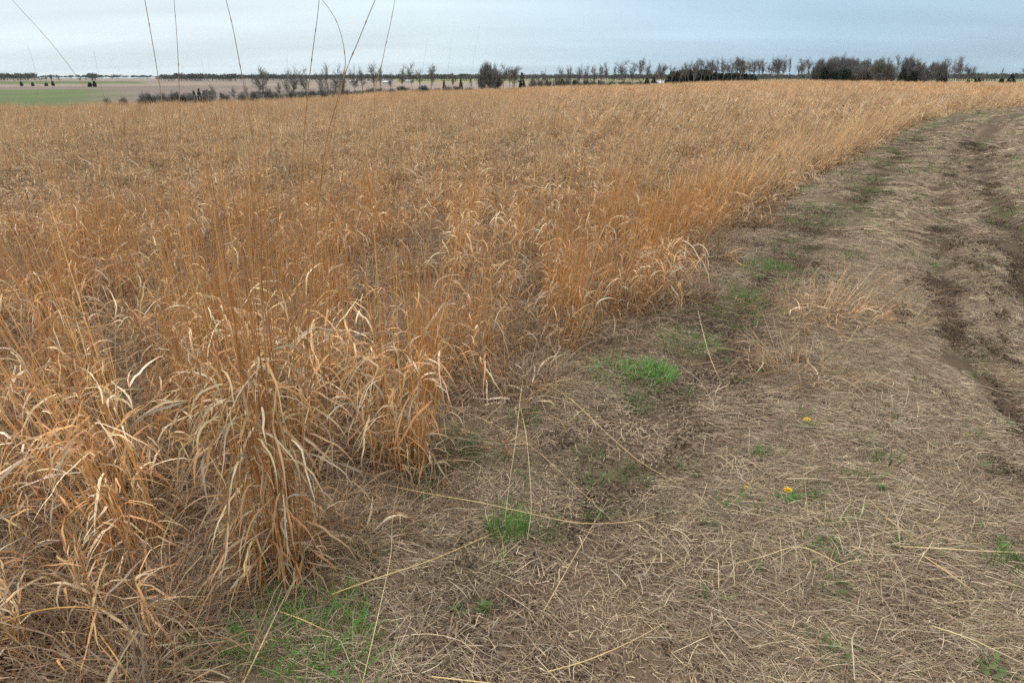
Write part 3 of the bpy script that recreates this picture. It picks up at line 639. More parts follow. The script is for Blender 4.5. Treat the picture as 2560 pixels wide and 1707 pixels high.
fallen([(2330, 1565), (2420, 1600), (2500, 1640), (2580, 1680)], 'long yellow green straw slanting off the lower right corner', .0026, (.58, .48, .26))
fallen([(2135, 1705), (2132, 1650), (2130, 1600), (2145, 1565)], 'grey bent straw standing out on the mown ground near the bottom border', .0030, (.48, .40, .31))
fallen([(1370, 1655), (1470, 1625), (1580, 1590), (1660, 1555)], 'fallen straw slanting up through the tangled heap near the bottom border', .0024)
fallen([(1360, 1505), (1420, 1400), (1470, 1310), (1520, 1225)], 'straight pinkish straw slanting up toward the bowed golden stem', .0022, (.50, .36, .20))
fallen([(600, 1720), (650, 1620), (700, 1520), (745, 1430)], 'bundled pale straw slanting up to the foot of the front clump', .0030, (.58, .44, .24), .1)
fallen([(905, 1707), (930, 1600), (958, 1480), (978, 1390), (982, 1300), (996, 1200)], 'long thin pale straw leaning from the bottom border up to the reddish clump', .0014, (.62, .46, .24), .2)
fallen([(700, 1530), (760, 1553), (830, 1585)], 'short golden straw lying over the lower green patch', .0026, (.62, .42, .17))
fallen([(-20, 1560), (70, 1525), (160, 1512), (250, 1515), (330, 1530)], 'orange stem arching in from the left border over the pale tussock', .0030, (.56, .31, .08), .3)
fallen([(240, 1570), (290, 1640), (340, 1720)], 'orange stem dipping to the bottom border in front of the pale tussock', .0030, (.56, .31, .08), .12)
fallen([(1080, 1690), (1250, 1697), (1400, 1702)], 'golden straw lying level along the bottom border', .0024)
fallen([(2290, 1345), (2220, 1290), (2170, 1240)], 'straw at the upper left of the straw fan', .0022)
fallen([(2300, 1380), (2370, 1430), (2440, 1480)], 'straw at the lower right of the straw fan', .0022)
fallen([(2275, 1350), (2330, 1325), (2380, 1310)], 'short straw at the upper right of the straw fan', .0022)

# dead branched weed stalks
def dead_weed(px, h, label):
    g = ground(*px); A = Acc()
    main = thick_line([(0, 0, -.01), (.01, .0, h * .35), (-.01, .01, h * .7), (.015, .01, h)], .003, .0012, (.20, .155, .12), None, 5, 2)
    e = obj('dead_weed_stalk', None) if False else None
    for v_, q_, c_, m_ in zip(main.v, main.q, main.c, main.m): A.v.append(v_); A.q.append(q_ + 0); A.c.append(c_); A.m.append(m_)
    A.n = sum(len(v) for v in A.v)
    n = 6; b = np.stack([rng.normal(0, .004, n), rng.normal(0, .004, n), U(.3, .9, n) * h], -1); th = U(.4, .9, n)
    prisms(A, curves(b, U(.2, .45, n) * h, U(0, 6.28, n), th, th - .2, 1, 4, .3), np.full(n, .0014), np.full(n, .0006), pal(n, [(.24, .19, .15)]), 3)
    o = obj('dead_weed_stalk', A.mesh('dead_weed_stalk', [M_BARK]), None, (g[0], g[1], tz(*g))); tag(o, label, 'dead weed', 'dead weed stalks')
dead_weed((1945, 1130), .22, 'grey dead weed stalk standing on the dark soil above the nearest dandelion')
dead_weed((1842, 1135), .25, 'thin brown dead weed stalk left of the grey one on the dark soil')
dead_weed((1030, 1640), .16, 'grey branched dead weed right of the lower green patch')
dead_weed((1900, 640), .2, 'dead weed stalk on the field side of the soil track in the middle distance')

# ------------------------------------------------------------------ green tufts, weeds, dandelions
def gtuft(px, n, R, h, label, w=.003, cols=GREENS, splay=.3):
    g = ground(*px); o = obj('green_grass_tuft', green_tuft(n, R, h, w, cols, splay).mesh('green_grass_tuft', [M_GREEN]), None, (g[0], g[1], tz(*g)))
    tag(o, label, 'green grass tuft', 'green grass tufts near the camera')
VIV = [(.08, .24, .035), (.11, .28, .045), (.065, .18, .03), (.13, .25, .06)]
gtuft((1270, 1325), 240, .085, .11, 'brightest thick green grass tuft, below the long bowed golden stem', .0026, VIV, .15)
gtuft((1370, 1320), 90, .075, .09, 'thin dull green tuft just right of the brightest tuft', .0024)
gtuft((760, 1590), 380, .24, .10, 'large sparse green patch at the foot of the front clump', .0036, VIV, .6)
gtuft((560, 1690), 120, .2, .10, 'green patch under dead leaves at the bottom border left of the front clump', .0034, VIV, .6)
gtuft((845, 1390), 70, .12, .09, 'dim green sprigs between the front clump and the straight golden fallen stem', .003)
gtuft((880, 1650), 80, .12, .09, 'small green tuft right of the large sparse patch by the bottom border', .0034, VIV, .6)
gtuft((1120, 1150), 420, .19, .16, 'soft dark green tuft against the right side of the reddish leafy clump', .0024, [(.075, .15, .04), (.10, .17, .055)], .3)
gtuft((1060, 1215), 90, .10, .10, 'small dark green tuft at the foot of the reddish leafy clump', .0024, [(.075, .15, .04), (.10, .17, .055)])
gtuft((1575, 945), 380, .28, .10, 'wide green patch under the field edge beside the dark soil strip', .0036, VIV, .5)
gtuft((1640, 930), 160, .14, .10, 'leafy green tuft at the right end of the wide green patch', .0048, VIV, .5)
gtuft((1595, 1012), 110, .09, .075, 'round bluish green tuft just below the wide green patch', .0026, [(.09, .19, .06), (.08, .17, .05)], .35)
gtuft((1715, 850), 260, .24, .11, 'green patch beside a thin pale stem where the soil strip starts', .004, VIV, .5)
gtuft((1850, 740), 260, .22, .09, 'dull green patch far along the field edge in the middle distance', .004)
gtuft((1480, 1130), 60, .1, .07, 'faint small green tuft on the loose straw between the two fallen stems', .0028)
gtuft((1310, 1045), 70, .09, .07, 'green leaves beside the dark tangle at the foot of the grey mound', .006, VIV, .7)
gtuft((1930, 665), 180, .22, .09, 'small bright green patch on the left of the soil track farther up', .005, VIV, .6)

def weed_mesh(kind):
    A = Acc(); n = rng.integers(7, 19); L = U(.012, .038, n) * U(.7, 1.2, 1); ph = np.arange(n) * 2.4 + rng.normal(0, .2, n); th0 = U(.8, 1.25, n)
    b = disk(n, .012 + .02 * (kind % 3), .6); b[:, 2] = U(.002, .022, n)
    p = curves(b, L, ph, th0, th0 + U(.2, .5, n), 1, 5, .08)
    p[:, :, 2] = np.maximum(p[:, :, 2], .004)
    t = tangents(p)
    ribbons(A, p, U(.007, .014, n) * (1 - .3 * (kind % 2)), pal(n, [(.085, .155, .04), (.07, .125, .035), (.115, .19, .05), (.13, .16, .06)], .15), rng.normal(0, .3, n), None, 'leaf', 0)
    m_ = 8; gp = curves(disk(m_, .04), U(.03, .09, m_), U(0, 6.28, m_), U(.3, 1.0, m_), U(.8, 1.6, m_), 1, 4, .2); ribbons(A, gp, U(.002, .0035, m_), pal(m_, GREENS), None, None, 'leaf', 0)
    return A.mesh('weed_seedling', [M_GREEN])
WM = [weed_mesh(i) for i in range(12)]
WEEDS = [((1208, 1518), 1.15, 'leafy green weed on the bare straw near the bottom, right of its smaller twin'), ((1148, 1530), .8, 'small green weed just left of the bigger leafy one near the bottom'),
         ((2085, 1480), 1.25, 'green weed on the swept straw low in the view below the straw fan'), ((2142, 1292), .9, 'green weed right of the nearest dandelion below a pinkish straw'),
         ((2080, 1352), .8, 'right one of two small weeds below the nearest dandelion'), ((2038, 1357), .8, 'left one of two small weeds below the nearest dandelion'),
         ((2132, 1395), .9, 'bluish weed between the straw fan and the hooked bent straw'), ((1770, 1322), 1.0, 'bright weed on the soil left of the nearest dandelion'),
         ((1835, 1262), 1.2, 'broad weed just left of the nearest dandelion beside the dead weed stalks'), ((2030, 1245), 1.2, 'dark green weed close behind the right of the nearest dandelion'),
         ((1900, 1145), 1.1, 'bright weed at the foot of the grey dead weed stalk'), ((2000, 1045), 1.2, 'weed beside the farther dandelion'),
         ((1888, 850), 1.1, 'weed in the dark soil strip beside the field edge'), ((1815, 862), 1.0, 'small weed left of the one in the dark soil strip'),
         ((1820, 888), .8, 'lowest of three weeds at the head of the dark soil strip'), ((1885, 795), 1.0, 'weed on the soil track beyond the soil strip weeds'),
         ((2515, 1048), 1.1, 'weed near the right border level with the farther dandelion'), ((2430, 1085), 1.1, 'weed left of the right border on trampled straw'),
         ((2235, 1052), 1.0, 'pale weed on the straw ridge far right of the farther dandelion'), ((2160, 1110), 1.0, 'weed on the straw ridge above the pinkish straw'),
         ((2480, 1345), 1.3, 'broad weed patch near the right border level with the straw fan'), ((2545, 1400), 1.3, 'weed at the right border below the long yellow straw'),
         ((2480, 1695), 1.4, 'leafy weed at the bottom border near the right corner'), ((2110, 1660), 1.0, 'small weed near the bottom border below the swept straw'),
         ((2200, 1225), 1.0, 'weed at the far end of the pinkish straw'), ((2470, 1175), 1.1, 'weed on dark trampled straw near the right border'),
         ((1915, 935), 1.0, 'weed right of the round bluish tuft across the dark soil'), ((2080, 945), 1.0, 'weed below the dead tan tussock')]
for i, (px, s, lab) in enumerate(WEEDS):
    g = ground(*px); o = obj('weed_seedling', WM[i % 12], None, (g[0], g[1], tz(*g) + .004)); o.rotation_euler = (0, 0, random.random() * 6); o.scale = (s * 1.15,) * 3
    tag(o, lab, 'weed', 'small broadleaf weeds on the track')

def dandelion(px, s, label):
    h = .05 * s; g = ground(px[0], px[1], h); z0 = tz(*g)
    e = empty('dandelion', (g[0], g[1], z0)); tag(e, label, 'dandelion', 'yellow dandelions')
    obj('flower_stem', thick_line([(0, 0, 0), (.004, .002, h * .5), (0, 0, h)], .0022, .0018, (.16, .25, .07), None, 6).mesh('flower_stem', [M_GREEN]), e)
    A = Acc(); n = 90; ring = np.sqrt(rng.random(n)); ph = U(0, 6.28, n)
    b = np.stack([np.cos(ph) * .004 * ring, np.sin(ph) * .004 * ring, np.full(n, h)], -1); th = .15 + 1.25 * ring
    p = curves(b, .017 * s * (.55 + .45 * ring), ph, th, th + .25, 1, 3, .05)
    ribbons(A, p, np.full(n, .0045 * s), pal(n, [(.80, .50, .015), (.82, .56, .03), (.75, .42, .01)], .05), None, None, 'straw', 0)
    obj('flower_head', A.mesh('flower_head', [M_PETAL]), e)
    B = Acc(); n = 9; ph = np.arange(n) * .75; p = curves(np.tile([0, 0, .008], (n, 1)).astype(float), U(.06, .10, n) * s, ph, U(1.0, 1.35, n), U(1.5, 1.8, n), 1, 6, .1)
    p[:, :, 2] = np.maximum(p[:, :, 2], .006)
    ribbons(B, p, U(.011, .017, n), pal(n, [(.08, .20, .035), (.10, .23, .05)], .1), None, None, 'leaf', 0)
    obj('leaves', B.mesh('dandelion_leaves', [M_GREEN]), e)
dandelion((1970, 1221), 1.0, 'nearest yellow dandelion, the larger bloom on straw beside the dead stalks')
dandelion((2016, 1059), .9, 'farther yellow dandelion by a weed at the edge of the dark soil')
dandelion((1866, 1216), .45, 'tiny half closed dandelion just left of the nearest bloom')

# ------------------------------------------------------------------ trees (unit height meshes, copied with their parts)
def bare_tree(seed, stems=1, spread=.5, low=.28, nlim=9, twig=1.0, form='vase', density=1.0):
    r = np.random.default_rng(seed)
    T, Cc = [], []                       # trunk and limb curves, twig curves: (p0, p1, r0, r1)
    def seg(store, p, d, L, r0, r1, n=3, wob=.12, up=.05):
        q = p.copy(); dd = d.copy(); pts = [q.copy()]
        for i in range(n):
            dd = dd + r.normal(0, wob, 3) + np.array([0, 0, up]); dd /= np.linalg.norm(dd); q = q + dd * L / n; pts.append(q.copy())
        store.append((np.array(pts), r0, r1)); return pts, dd
    def side(d, ang, az):
        a = np.cross(d, [0.3, .2, 1]); a /= np.linalg.norm(a) + 1e-9; b = np.cross(d, a)
        return d * math.cos(ang) + (a * math.cos(az) + b * math.sin(az)) * math.sin(ang)
    for s in range(stems):
        d = np.array([r.normal(0, .12 if stems == 1 else .32), r.normal(0, .12 if stems == 1 else .32), 1.0]); d /= np.linalg.norm(d)
        b = np.array([r.normal(0, .02), r.normal(0, .02), -.03]) * (0 if stems == 1 else 1.6)
        b[2] = -.04
        hl = (low + r.uniform(-.05, .08)) + .04
        pts, dd = seg(T, b, d, hl, .020 if stems == 1 else .013, .013, 3, .06)
        lead, ld = seg(T, pts[-1], dd, .42, .012, .005, 5, .12, .08)
        starts = [(pts[-1], dd)] + [(lead[i], dd) for i in range(1, len(lead))]
        for i in range(int(nlim / (1 if stems == 1 else 2) + .5)):
            st, sd_ = starts[r.integers(0, len(starts))]; an = r.uniform(.35, .95) * (spread / .5)
            LL = r.uniform(.22, .40) * (1.15 - .5 * st[2])
            lp, l2 = seg(T, st, side(sd_, an, r.uniform(0, 6.28)), LL, .0075, .003, 4, .16, .10)
            for j in range(int(9 * density)):
                k = r.integers(1, len(lp)); bp, b2 = seg(Cc, lp[k], side(l2, r.uniform(.3, 1.0), r.uniform(0, 6.28)), r.uniform(.09, .20), .0042, .0024, 3, .2, .08)
                for m in range(int(7 * twig)):
                    kk = r.integers(1, len(bp)); seg(Cc, bp[kk], side(b2, r.uniform(.3, 1.1), r.uniform(0, 6.28)), r.uniform(.06, .14), .0031, .0020, 3, .25, .05)
        for j in range(int(10 * density)):
            k = r.integers(2, len(lead)); bp, b2 = seg(Cc, lead[k], side(ld, r.uniform(.3, 1.0), r.uniform(0, 6.28)), r.uniform(.10, .22), .0042, .0024, 3, .2, .1)
            for m in range(int(7 * twig)):
                kk = r.integers(1, len(bp)); seg(Cc, bp[kk], side(b2, r.uniform(.3, 1.1), r.uniform(0, 6.28)), r.uniform(.06, .14), .0031, .0020, 3, .25, .05)
    top = max(p[:, 2].max() for p, _, _ in T + Cc); wid = np.percentile([abs(p[-1, 0]) for p, _, _ in T + Cc], 92) * 2
    def build(store, k, name, cols, mat):
        A = Acc()
        for n in set(len(p) for p, _, _ in store):
            sel = [s for s in store if len(s[0]) == n]; P = np.array([s[0] for s in sel]) / top
            prisms(A, P, np.array([s[1] for s in sel]) / top, np.array([s[2] for s in sel]) / top, pal(len(sel), cols, .15), k)
        return A.mesh(name, [mat])
    return build(T, 5, 'trunk', [(.155, .145, .132), (.13, .12, .108)], M_BARK), build(Cc, 3, 'crown', [(.155, .15, .142), (.13, .126, .12), (.17, .16, .15)], M_BARK), wid / top

def conifer(seed, fat=.5, n=420, ragged=.2):
    r = np.random.default_rng(seed); A = Acc(); B = Acc()
    prisms(B, np.array([[[0, 0, -.04], [0, 0, .5], [0, 0, .97]]], float), np.array([.022]), np.array([.004]), np.array([[.09, .07, .055]]), 5)
    z = r.random(n) ** 1.25 * .93 + .03; ph = r.uniform(0, 6.28, n)
    prof = fat / 2 * np.interp(z, [0, .12, .35, .7, 1], [.62, 1, .86, .45, .05] if fat < .8 else [.75, 1, .96, .72, .22]) * (1 + ragged * np.sin(ph * 3 + seed) * np.sin(z * 14 + seed))
    rad = prof * np.sqrt(r.uniform(.25, 1.05, n)); b = np.stack([rad * np.cos(ph) * .6, rad * np.sin(ph) * .6, z], -1)
    th = r.uniform(.6, 1.5, n); L = .05 + .42 * prof
    p = curves(b, L, ph + r.normal(0, .4, n), th, th + .3, 1, 3, .2)
    c = np.array([(.032, .045, .034), (.040, .054, .038), (.026, .036, .028)])[r.integers(0, 3, n)] * r.uniform(.7, 1.3, (n, 1))
    ribbons(A, p, r.uniform(.03, .06, n) * (fat / .5), c, r.uniform(0, 3, n), r.uniform(0, 3, n), 'leaf', 0)
    return B.mesh('trunk', [M_BARK]), A.mesh('crown', [M_NEEDLE]), fat

def far_crown(seed):
    r = np.random.default_rng(seed); A = Acc(); n = 60
    ph = r.uniform(0, 6.28, n); el = r.uniform(-.3, 1.5, n); rr = .45 * r.random(n) ** .4
    b = np.stack([rr * np.cos(ph) * np.cos(el), rr * np.sin(ph) * np.cos(el), .45 + rr * np.sin(el) * .9], -1)
    p = curves(b, U(.12, .3, n), ph, U(.2, 1.2, n), U(.5, 1.5, n), 1, 2, .2)
    ribbons(A, p, U(.05, .12, n), pal(n, [(.085, .085, .075), (.07, .075, .06), (.10, .09, .075)], .15), U(0, 3, n), U(0, 3, n), 'straw', 0)
    prisms(A, np.array([[[0, 0, -.1], [0, 0, .3], [0, 0, .6]]], float), np.array([.03]), np.array([.015]), np.array([[.08, .07, .06]]), 4)
    return A.mesh('far_tree', [M_FAR])

TR = {'vase': [bare_tree(s, 1, .50, .36, 9, .85) for s in (1, 2, 3, 4, 5)],
      'tall': [bare_tree(s, 1, .36, .42, 7, .8) for s in (11, 12, 13, 14, 15)],
      'round': [bare_tree(s, 2, .58, .28, 12, .9, density=1.0) for s in (21, 22, 23)],
      'thick': [bare_tree(s, 5, .55, .10, 16, 1.5, density=1.2) for s in (31, 32, 33)],
      'shrub': [bare_tree(s, 7, .75, .06, 14, 1.4, density=1.1) for s in (41, 42)]}
CO = {'conifer': [conifer(s, .62) for s in (1, 2)], 'slimcon': [conifer(s, .42) for s in (3, 4)], 'fatcon': [conifer(s, .95, 520, .3) for s in (5, 6, 7)]}
ALLT = dict(TR, **CO); tree_n = [0]
def tree(u, top, w, form, label, group, D, name=None, hfix=None):
    """a tree standing D metres out in direction u, its top at photo row `top`, crown w photo pixels wide"""
    q = ray(u, 205); a = math.atan2(q[0], q[1]); x, y = D * math.sin(a), D * math.cos(a); z0 = tz(x, y)
    top = top - (7 if 'valley row' in label and form in TR and form != 'shrub' else 0); qt = ray(u, top); zt = H + (.9 if form in TR and top < 192 and D < 400 and form != 'shrub' else 0) + D * qt[2] / math.hypot(qt[0], qt[1]); h = max(.8, zt - z0)
    var = ALLT[form]; tm, cm, wid = var[tree_n[0] % len(var)]; tree_n[0] += 1
    depth = D * math.cos(a) * CP + (H - zt) * SP; w = w * 1.25
    wm = w / FPX * depth; s = min(1.6, max(.55, wm / (wid * h)))
    nm = name or ('conifer_tree' if form in CO else ('bare_shrub' if form == 'shrub' else 'bare_tree'))
    e = empty(nm, (x, y, z0), random.random() * 6.28, (h * s, h * s, h)); tag(e, label, {'conifer_tree': 'conifer', 'bare_shrub': 'shrub'}.get(nm, 'tree'), group)
    obj('trunk' if form != 'shrub' else 'branches', tm, e); obj('crown' if form != 'shrub' else 'twigs', cm, e)
ORD = ['first', 'second', 'third', 'fourth', 'fifth', 'sixth', 'seventh', 'eighth', 'ninth', 'tenth', 'eleventh', 'twelfth', 'thirteenth', 'fourteenth', 'fifteenth', 'sixteenth', 'seventeenth', 'eighteenth', 'nineteenth', 'twentieth',
       'twenty-first', 'twenty-second', 'twenty-third', 'twenty-fourth', 'twenty-fifth', 'twenty-sixth', 'twenty-seventh', 'twenty-eighth', 'twenty-ninth', 'thirtieth', 'thirty-first', 'thirty-second']
def size_word(w, h):
    return ('tall ' if h > 38 else 'small ' if h < 18 else '') + ('broad' if w >= 30 else 'slender' if w <= 14 else 'leafless')
def row(lst, where, group, Dfun, base):
    for i, (u, top, w, f) in enumerate(sorted(lst)):
        kind = {'conifer': 'dark conifer', 'slimcon': 'slim dark conifer', 'fatcon': 'bushy dark conifer', 'shrub': 'twiggy brown shrub'}.get(f, size_word(w, base - top) + ' bare tree')
        tree(u, top, w, f, f'{kind}, {ORD[i]} from the left {where}', group, Dfun(u))
# 1 the valley row behind the left half of the field
row([(660, 182, 33, 'vase'), (700, 205, 14, 'tall'), (715, 188, 16, 'tall'), (735, 178, 24, 'vase'), (766, 180, 34, 'vase'), (800, 190, 16, 'tall'), (822, 172, 38, 'round'), (852, 177, 26, 'vase'), (888, 178, 20, 'vase'),
     (903, 176, 18, 'tall'), (931, 170, 20, 'tall'), (951, 175, 20, 'vase'), (975, 195, 12, 'tall'), (1005, 177, 20, 'vase'), (1031, 170, 24, 'vase'), (1047, 186, 14, 'tall'), (1077, 176, 28, 'round'), (1135, 196, 14, 'tall'), (1178, 200, 14, 'tall')],
    'in the left valley row', 'bare trees in the valley row', lambda u: 150 + 12 * math.sin(u * .7), 236)
row([(1110, 200, 9, 'slimcon'), (1152, 195, 10, 'slimcon')], 'of two small conifers in the valley row', 'conifers in the valley row', lambda u: 150, 220)
# 2 the row along the crest, middle
row([(1205, 172, 16, 'thick'), (1223, 158, 34, 'thick'), (1240, 169, 20, 'thick'), (1257, 164, 22, 'vase'), (1272, 176, 16, 'vase'), (1286, 174, 30, 'round'), (1334, 184, 14, 'vase'), (1362, 180, 15, 'vase'), (1387, 189, 9, 'tall')],
    'in the thicket left of mid crest', 'bare trees of the middle thicket', lambda u: 172 + 5 * math.sin(u), 218)
row([(1402, 171, 16, 'tall'), (1417, 171, 14, 'tall'), (1429, 168, 15, 'tall'), (1448, 165, 20, 'vase'), (1466, 166, 18, 'vase'), (1482, 168, 16, 'tall'), (1504, 163, 22, 'vase'), (1521, 159, 20, 'tall'), (1537, 170, 14, 'tall'),
     (1564, 153, 32, 'vase'), (1583, 164, 18, 'tall'), (1599, 146, 32, 'vase'), (1621, 158, 26, 'vase'), (1640, 165, 20, 'vase'), (1656, 165, 20, 'round'), (1679, 167, 16, 'tall'), (1697, 168, 16, 'tall'), (1716, 160, 18, 'tall')],
    'in the open row at mid crest', 'bare trees of the open crest row', lambda u: 205 + 5 * math.sin(u * 1.3), 212)
row([(1305, 181, 17, 'conifer'), (1406, 196, 16, 'conifer'), (1436, 201, 12, 'fatcon'), (1617, 195, 15, 'conifer'), (1634, 192, 13, 'slimcon')], 'of those under the open crest row', 'conifers under the open crest row', lambda u: 188 if u < 1500 else 200, 214)
row([(1680, 179, 30, 'fatcon'), (1707, 172, 16, 'slimcon'), (1697, 177, 30, 'fatcon'), (1720, 174, 34, 'fatcon'), (1737, 173, 34, 'fatcon'), (1754, 174, 34, 'fatcon'), (1768, 176, 26, 'fatcon'), (1800, 183, 30, 'fatcon'), (1818, 183, 30, 'fatcon'), (1838, 182, 30, 'fatcon'), (1860, 184, 28, 'fatcon'), (1880, 186, 26, 'fatcon'), (1786, 182, 28, 'fatcon')],
    'in the windbreak behind the hilltop row', 'conifers of the windbreak', lambda u: 236 + 5 * math.sin(u), 200)
# 3 the hilltop row
row([(1735, 150, 34, 'round'), (1762, 158, 18, 'tall'), (1783, 149, 16, 'tall'), (1806, 145, 24, 'vase'), (1819, 156, 14, 'tall'), (1840, 145, 24, 'vase'), (1856, 150, 18, 'vase'), (1873, 149, 20, 'tall'), (1897, 148, 22, 'vase'), (1922, 147, 24, 'vase'),
     (1940, 148, 18, 'tall'), (1957, 144, 22, 'vase'), (1970, 149, 14, 'tall'), (1991, 150, 24, 'vase'), (2016, 149, 22, 'tall'), (1722, 158, 22, 'vase'), (1750, 153, 22, 'tall'), (1773, 153, 22, 'vase'), (1795, 150, 20, 'tall'), (1830, 150, 20, 'tall'), (1848, 148, 24, 'round'), (1885, 152, 20, 'vase'), (1910, 150, 20, 'tall'), (1931, 150, 22, 'vase'), (1948, 146, 20, 'tall'), (2004, 153, 18, 'tall')],
    'in the hilltop row', 'bare trees of the hilltop row', lambda u: 226 + 4 * math.sin(u * 2.1), 200)
# 4 the dense dark wood
row([(2034, 166, 20, 'thick'), (2050, 148, 28, 'thick'), (2068, 150, 24, 'thick'), (2080, 141, 28, 'thick'), (2101, 136, 28, 'thick'), (2118, 146, 22, 'thick'), (2132, 147, 26, 'thick'), (2150, 152, 24, 'thick'), (2166, 149, 28, 'thick'), (2184, 152, 24, 'thick'),
     (2199, 147, 18, 'thick'), (2216, 157, 22, 'thick'), (2238, 139, 38, 'round'), (2256, 152, 24, 'thick'), (2271, 138, 28, 'thick'), (2289, 157, 22, 'thick'), (2304, 168, 16, 'thick'), (2044, 175, 24, 'thick'), (2090, 160, 30, 'thick'), (2142, 165, 30, 'thick'), (2175, 168, 30, 'thick')],
    'in the dense dark wood', 'bare trees of the dark wood', lambda u: 238 + 9 * math.sin(u * 5.1), 202)
row([(2060, 172, 26, 'fatcon'), (2110, 172, 28, 'fatcon'), (2155, 175, 26, 'fatcon'), (2220, 172, 24, 'fatcon'), (2255, 170, 22, 'conifer'), (2280, 178, 20, 'fatcon'), (2085, 178, 24, 'fatcon'), (2195, 178, 24, 'fatcon')], 'of those inside the dark hilltop wood', 'conifers of the dark wood', lambda u: 236 + 6 * math.sin(u), 202)
# 5 right of the wood
row([(2328, 157, 24, 'thick'), (2343, 154, 22, 'thick'), (2373, 149, 42, 'round'), (2397, 143, 34, 'vase'), (2418, 172, 42, 'round'), (2466, 186, 20, 'round'), (2497, 175, 8, 'tall'), (2562, 158, 30, 'vase')],
    'in the group right of the dark wood', 'bare trees right of the dark wood', lambda u: 232 + 5 * math.sin(u), 205)
row([(2356, 163, 20, 'conifer'), (2438, 198, 9, 'conifer'), (2447, 193, 11, 'conifer'), (2503, 197, 12, 'fatcon'), (2527, 186, 20, 'conifer'), (2420, 200, 10, 'fatcon')], 'of those right of the dark wood', 'conifers right of the dark wood', lambda u: 229, 205)
# 6 scrub near the left crest
row([(352, 226, 26, 'shrub'), (375, 228, 24, 'shrub'), (398, 226, 26, 'shrub'), (425, 222, 24, 'shrub'), (450, 228, 22, 'shrub'), (470, 226, 20, 'shrub'), (515, 224, 22, 'shrub'), (560, 226, 22, 'shrub'), (600, 226, 18, 'shrub'), (630, 224, 18, 'shrub'), (300, 238, 18, 'shrub'), (255, 240, 16, 'shrub')],
    'in the scrub along the left crest', 'shrubs along the left crest', lambda u: 104 + 6 * math.sin(u), 252)
row([(493, 221, 14, 'conifer'), (480, 226, 12, 'conifer'), (505, 227, 12, 'conifer')], 'of those in the left scrub', 'conifers in the left scrub', lambda u: 106, 250)
row([(537, 206, 24, 'round'), (585, 212, 16, 'tall'), (612, 205, 16, 'vase'), (645, 207, 14, 'tall')], 'standing above the left scrub', 'bare trees above the left scrub', lambda u: 118, 250)
row([(36, 182, 16, 'round'), (66, 188, 9, 'vase'), (100, 189, 12, 'round'), (118, 187, 12, 'vase'), (130, 186, 14, 'round'), (150, 193, 10, 'vase'), (200, 194, 10, 'round'), (215, 194, 9, 'vase')], 'on the far left skyline', 'trees on the far left skyline', lambda u: 1150, 196)
row([(52, 204, 6, 'fatcon'), (80, 206, 6, 'fatcon'), (114, 207, 7, 'fatcon'), (223, 206, 9, 'fatcon'), (235, 203, 8, 'fatcon'), (131, 203, 6, 'fatcon')], 'dotted on the far left pasture', 'dark bushes on the far left pasture', lambda u: 640 if u < 140 else 560, 206)

row([(u_, 221 - (u_ - 640) * .014 + 5 * math.sin(u_ * 1.7), 20, 'shrub') for u_ in range(640, 1200, 28)], 'along the foot of the left valley row', 'shrubs under the valley row', lambda u: 140 + 8 * math.sin(u), 236)
row([(u_, 196 + 4 * math.sin(u_ * 1.7), 18, 'shrub') for u_ in range(1330, 1660, 22)], 'along the foot of the open crest row', 'shrubs under the open crest row', lambda u: 208 + 5 * math.sin(u), 212)

# far woods on the horizon
fc = [far_crown(i) for i in range(5)]
n = 3600; a = np.radians(U(-41, 41, n)); dens = fbm(a * 9, a * 0, 111); band = rng.integers(0, 3, n); r = np.choose(band, [1450 + 120 * np.sin(a * 17), 2000 + 150 * np.sin(a * 11 + 1), 2650 + 150 * np.sin(a * 7)]) + rng.normal(0, 40, n)
k = dens + .16 * (band == 2) > .24; a, r = a[k], r[k]; n = len(a); x, y = r * np.sin(a), r * np.cos(a)
scatter('distant_woods', fc, np.stack([x, y, terrain(x, y, False)], -1), np.stack([np.zeros(n), np.zeros(n), U(0, 6.28, n)], -1), np.stack([U(9, 17, n), U(9, 17, n), U(7, 13, n)], -1), 'blue grey line of distant woods along the horizon', 'woods')
# low hedge brush on the valley floor behind the row
n = 420; a = np.radians(U(-26, 40, n)); r = 300 + 60 * np.sin(a * 6) + rng.normal(0, 7, n); k = fbm(a * 30, a * 0, 131) > .5; a, r = a[k], r[k]; n = len(a); x, y = r * np.sin(a), r * np.cos(a)
scatter('valley_brush', fc, np.stack([x, y, terrain(x, y, False)], -1), np.stack([np.zeros(n), np.zeros(n), U(0, 6.28, n)], -1), np.stack([U(2, 4, n), U(2, 4, n), U(.8, 1.8, n)], -1), 'low brown brush along the valley floor behind the tree row', 'brush')

# ------------------------------------------------------------------ farm buildings and wind turbines far off
from mathutils import Matrix
import bmesh
def box_mesh(name, boxes, mat):
    bm = bmesh.new()
    for (x0, y0, z0, x1, y1, z1) in boxes:
        bmesh.ops.create_cube(bm, size=1, matrix=Matrix.Translation(((x0 + x1) / 2, (y0 + y1) / 2, (z0 + z1) / 2)) @ Matrix.Diagonal((x1 - x0, y1 - y0, z1 - z0, 1)))
    me = bpy.data.meshes.new(name); bm.to_mesh(me); bm.free(); me.materials.append(mat); return me
def gable(name, w, d, h, e, rise, mat, t=.25):
    v = []; f = []
    for y in (-d / 2 - e, d / 2 + e):
        v += [(-w / 2 - e, y, h - .1), (0, y, h + rise), (w / 2 + e, y, h - .1), (w / 2 + e, y, h - .1 - t), (0, y, h + rise - t), (-w / 2 - e, y, h - .1 - t)]
    for i in range(6): j = (i + 1) % 6; f.append((i, j, j + 6, i + 6))
    f += [(0, 5, 4, 1), (1, 4, 3, 2), (6, 7, 10, 11), (7, 8, 9, 10)]
    me = bpy.data.meshes.new(name); me.from_pydata(v, [], f); me.update(); me.materials.append(mat)
    return me
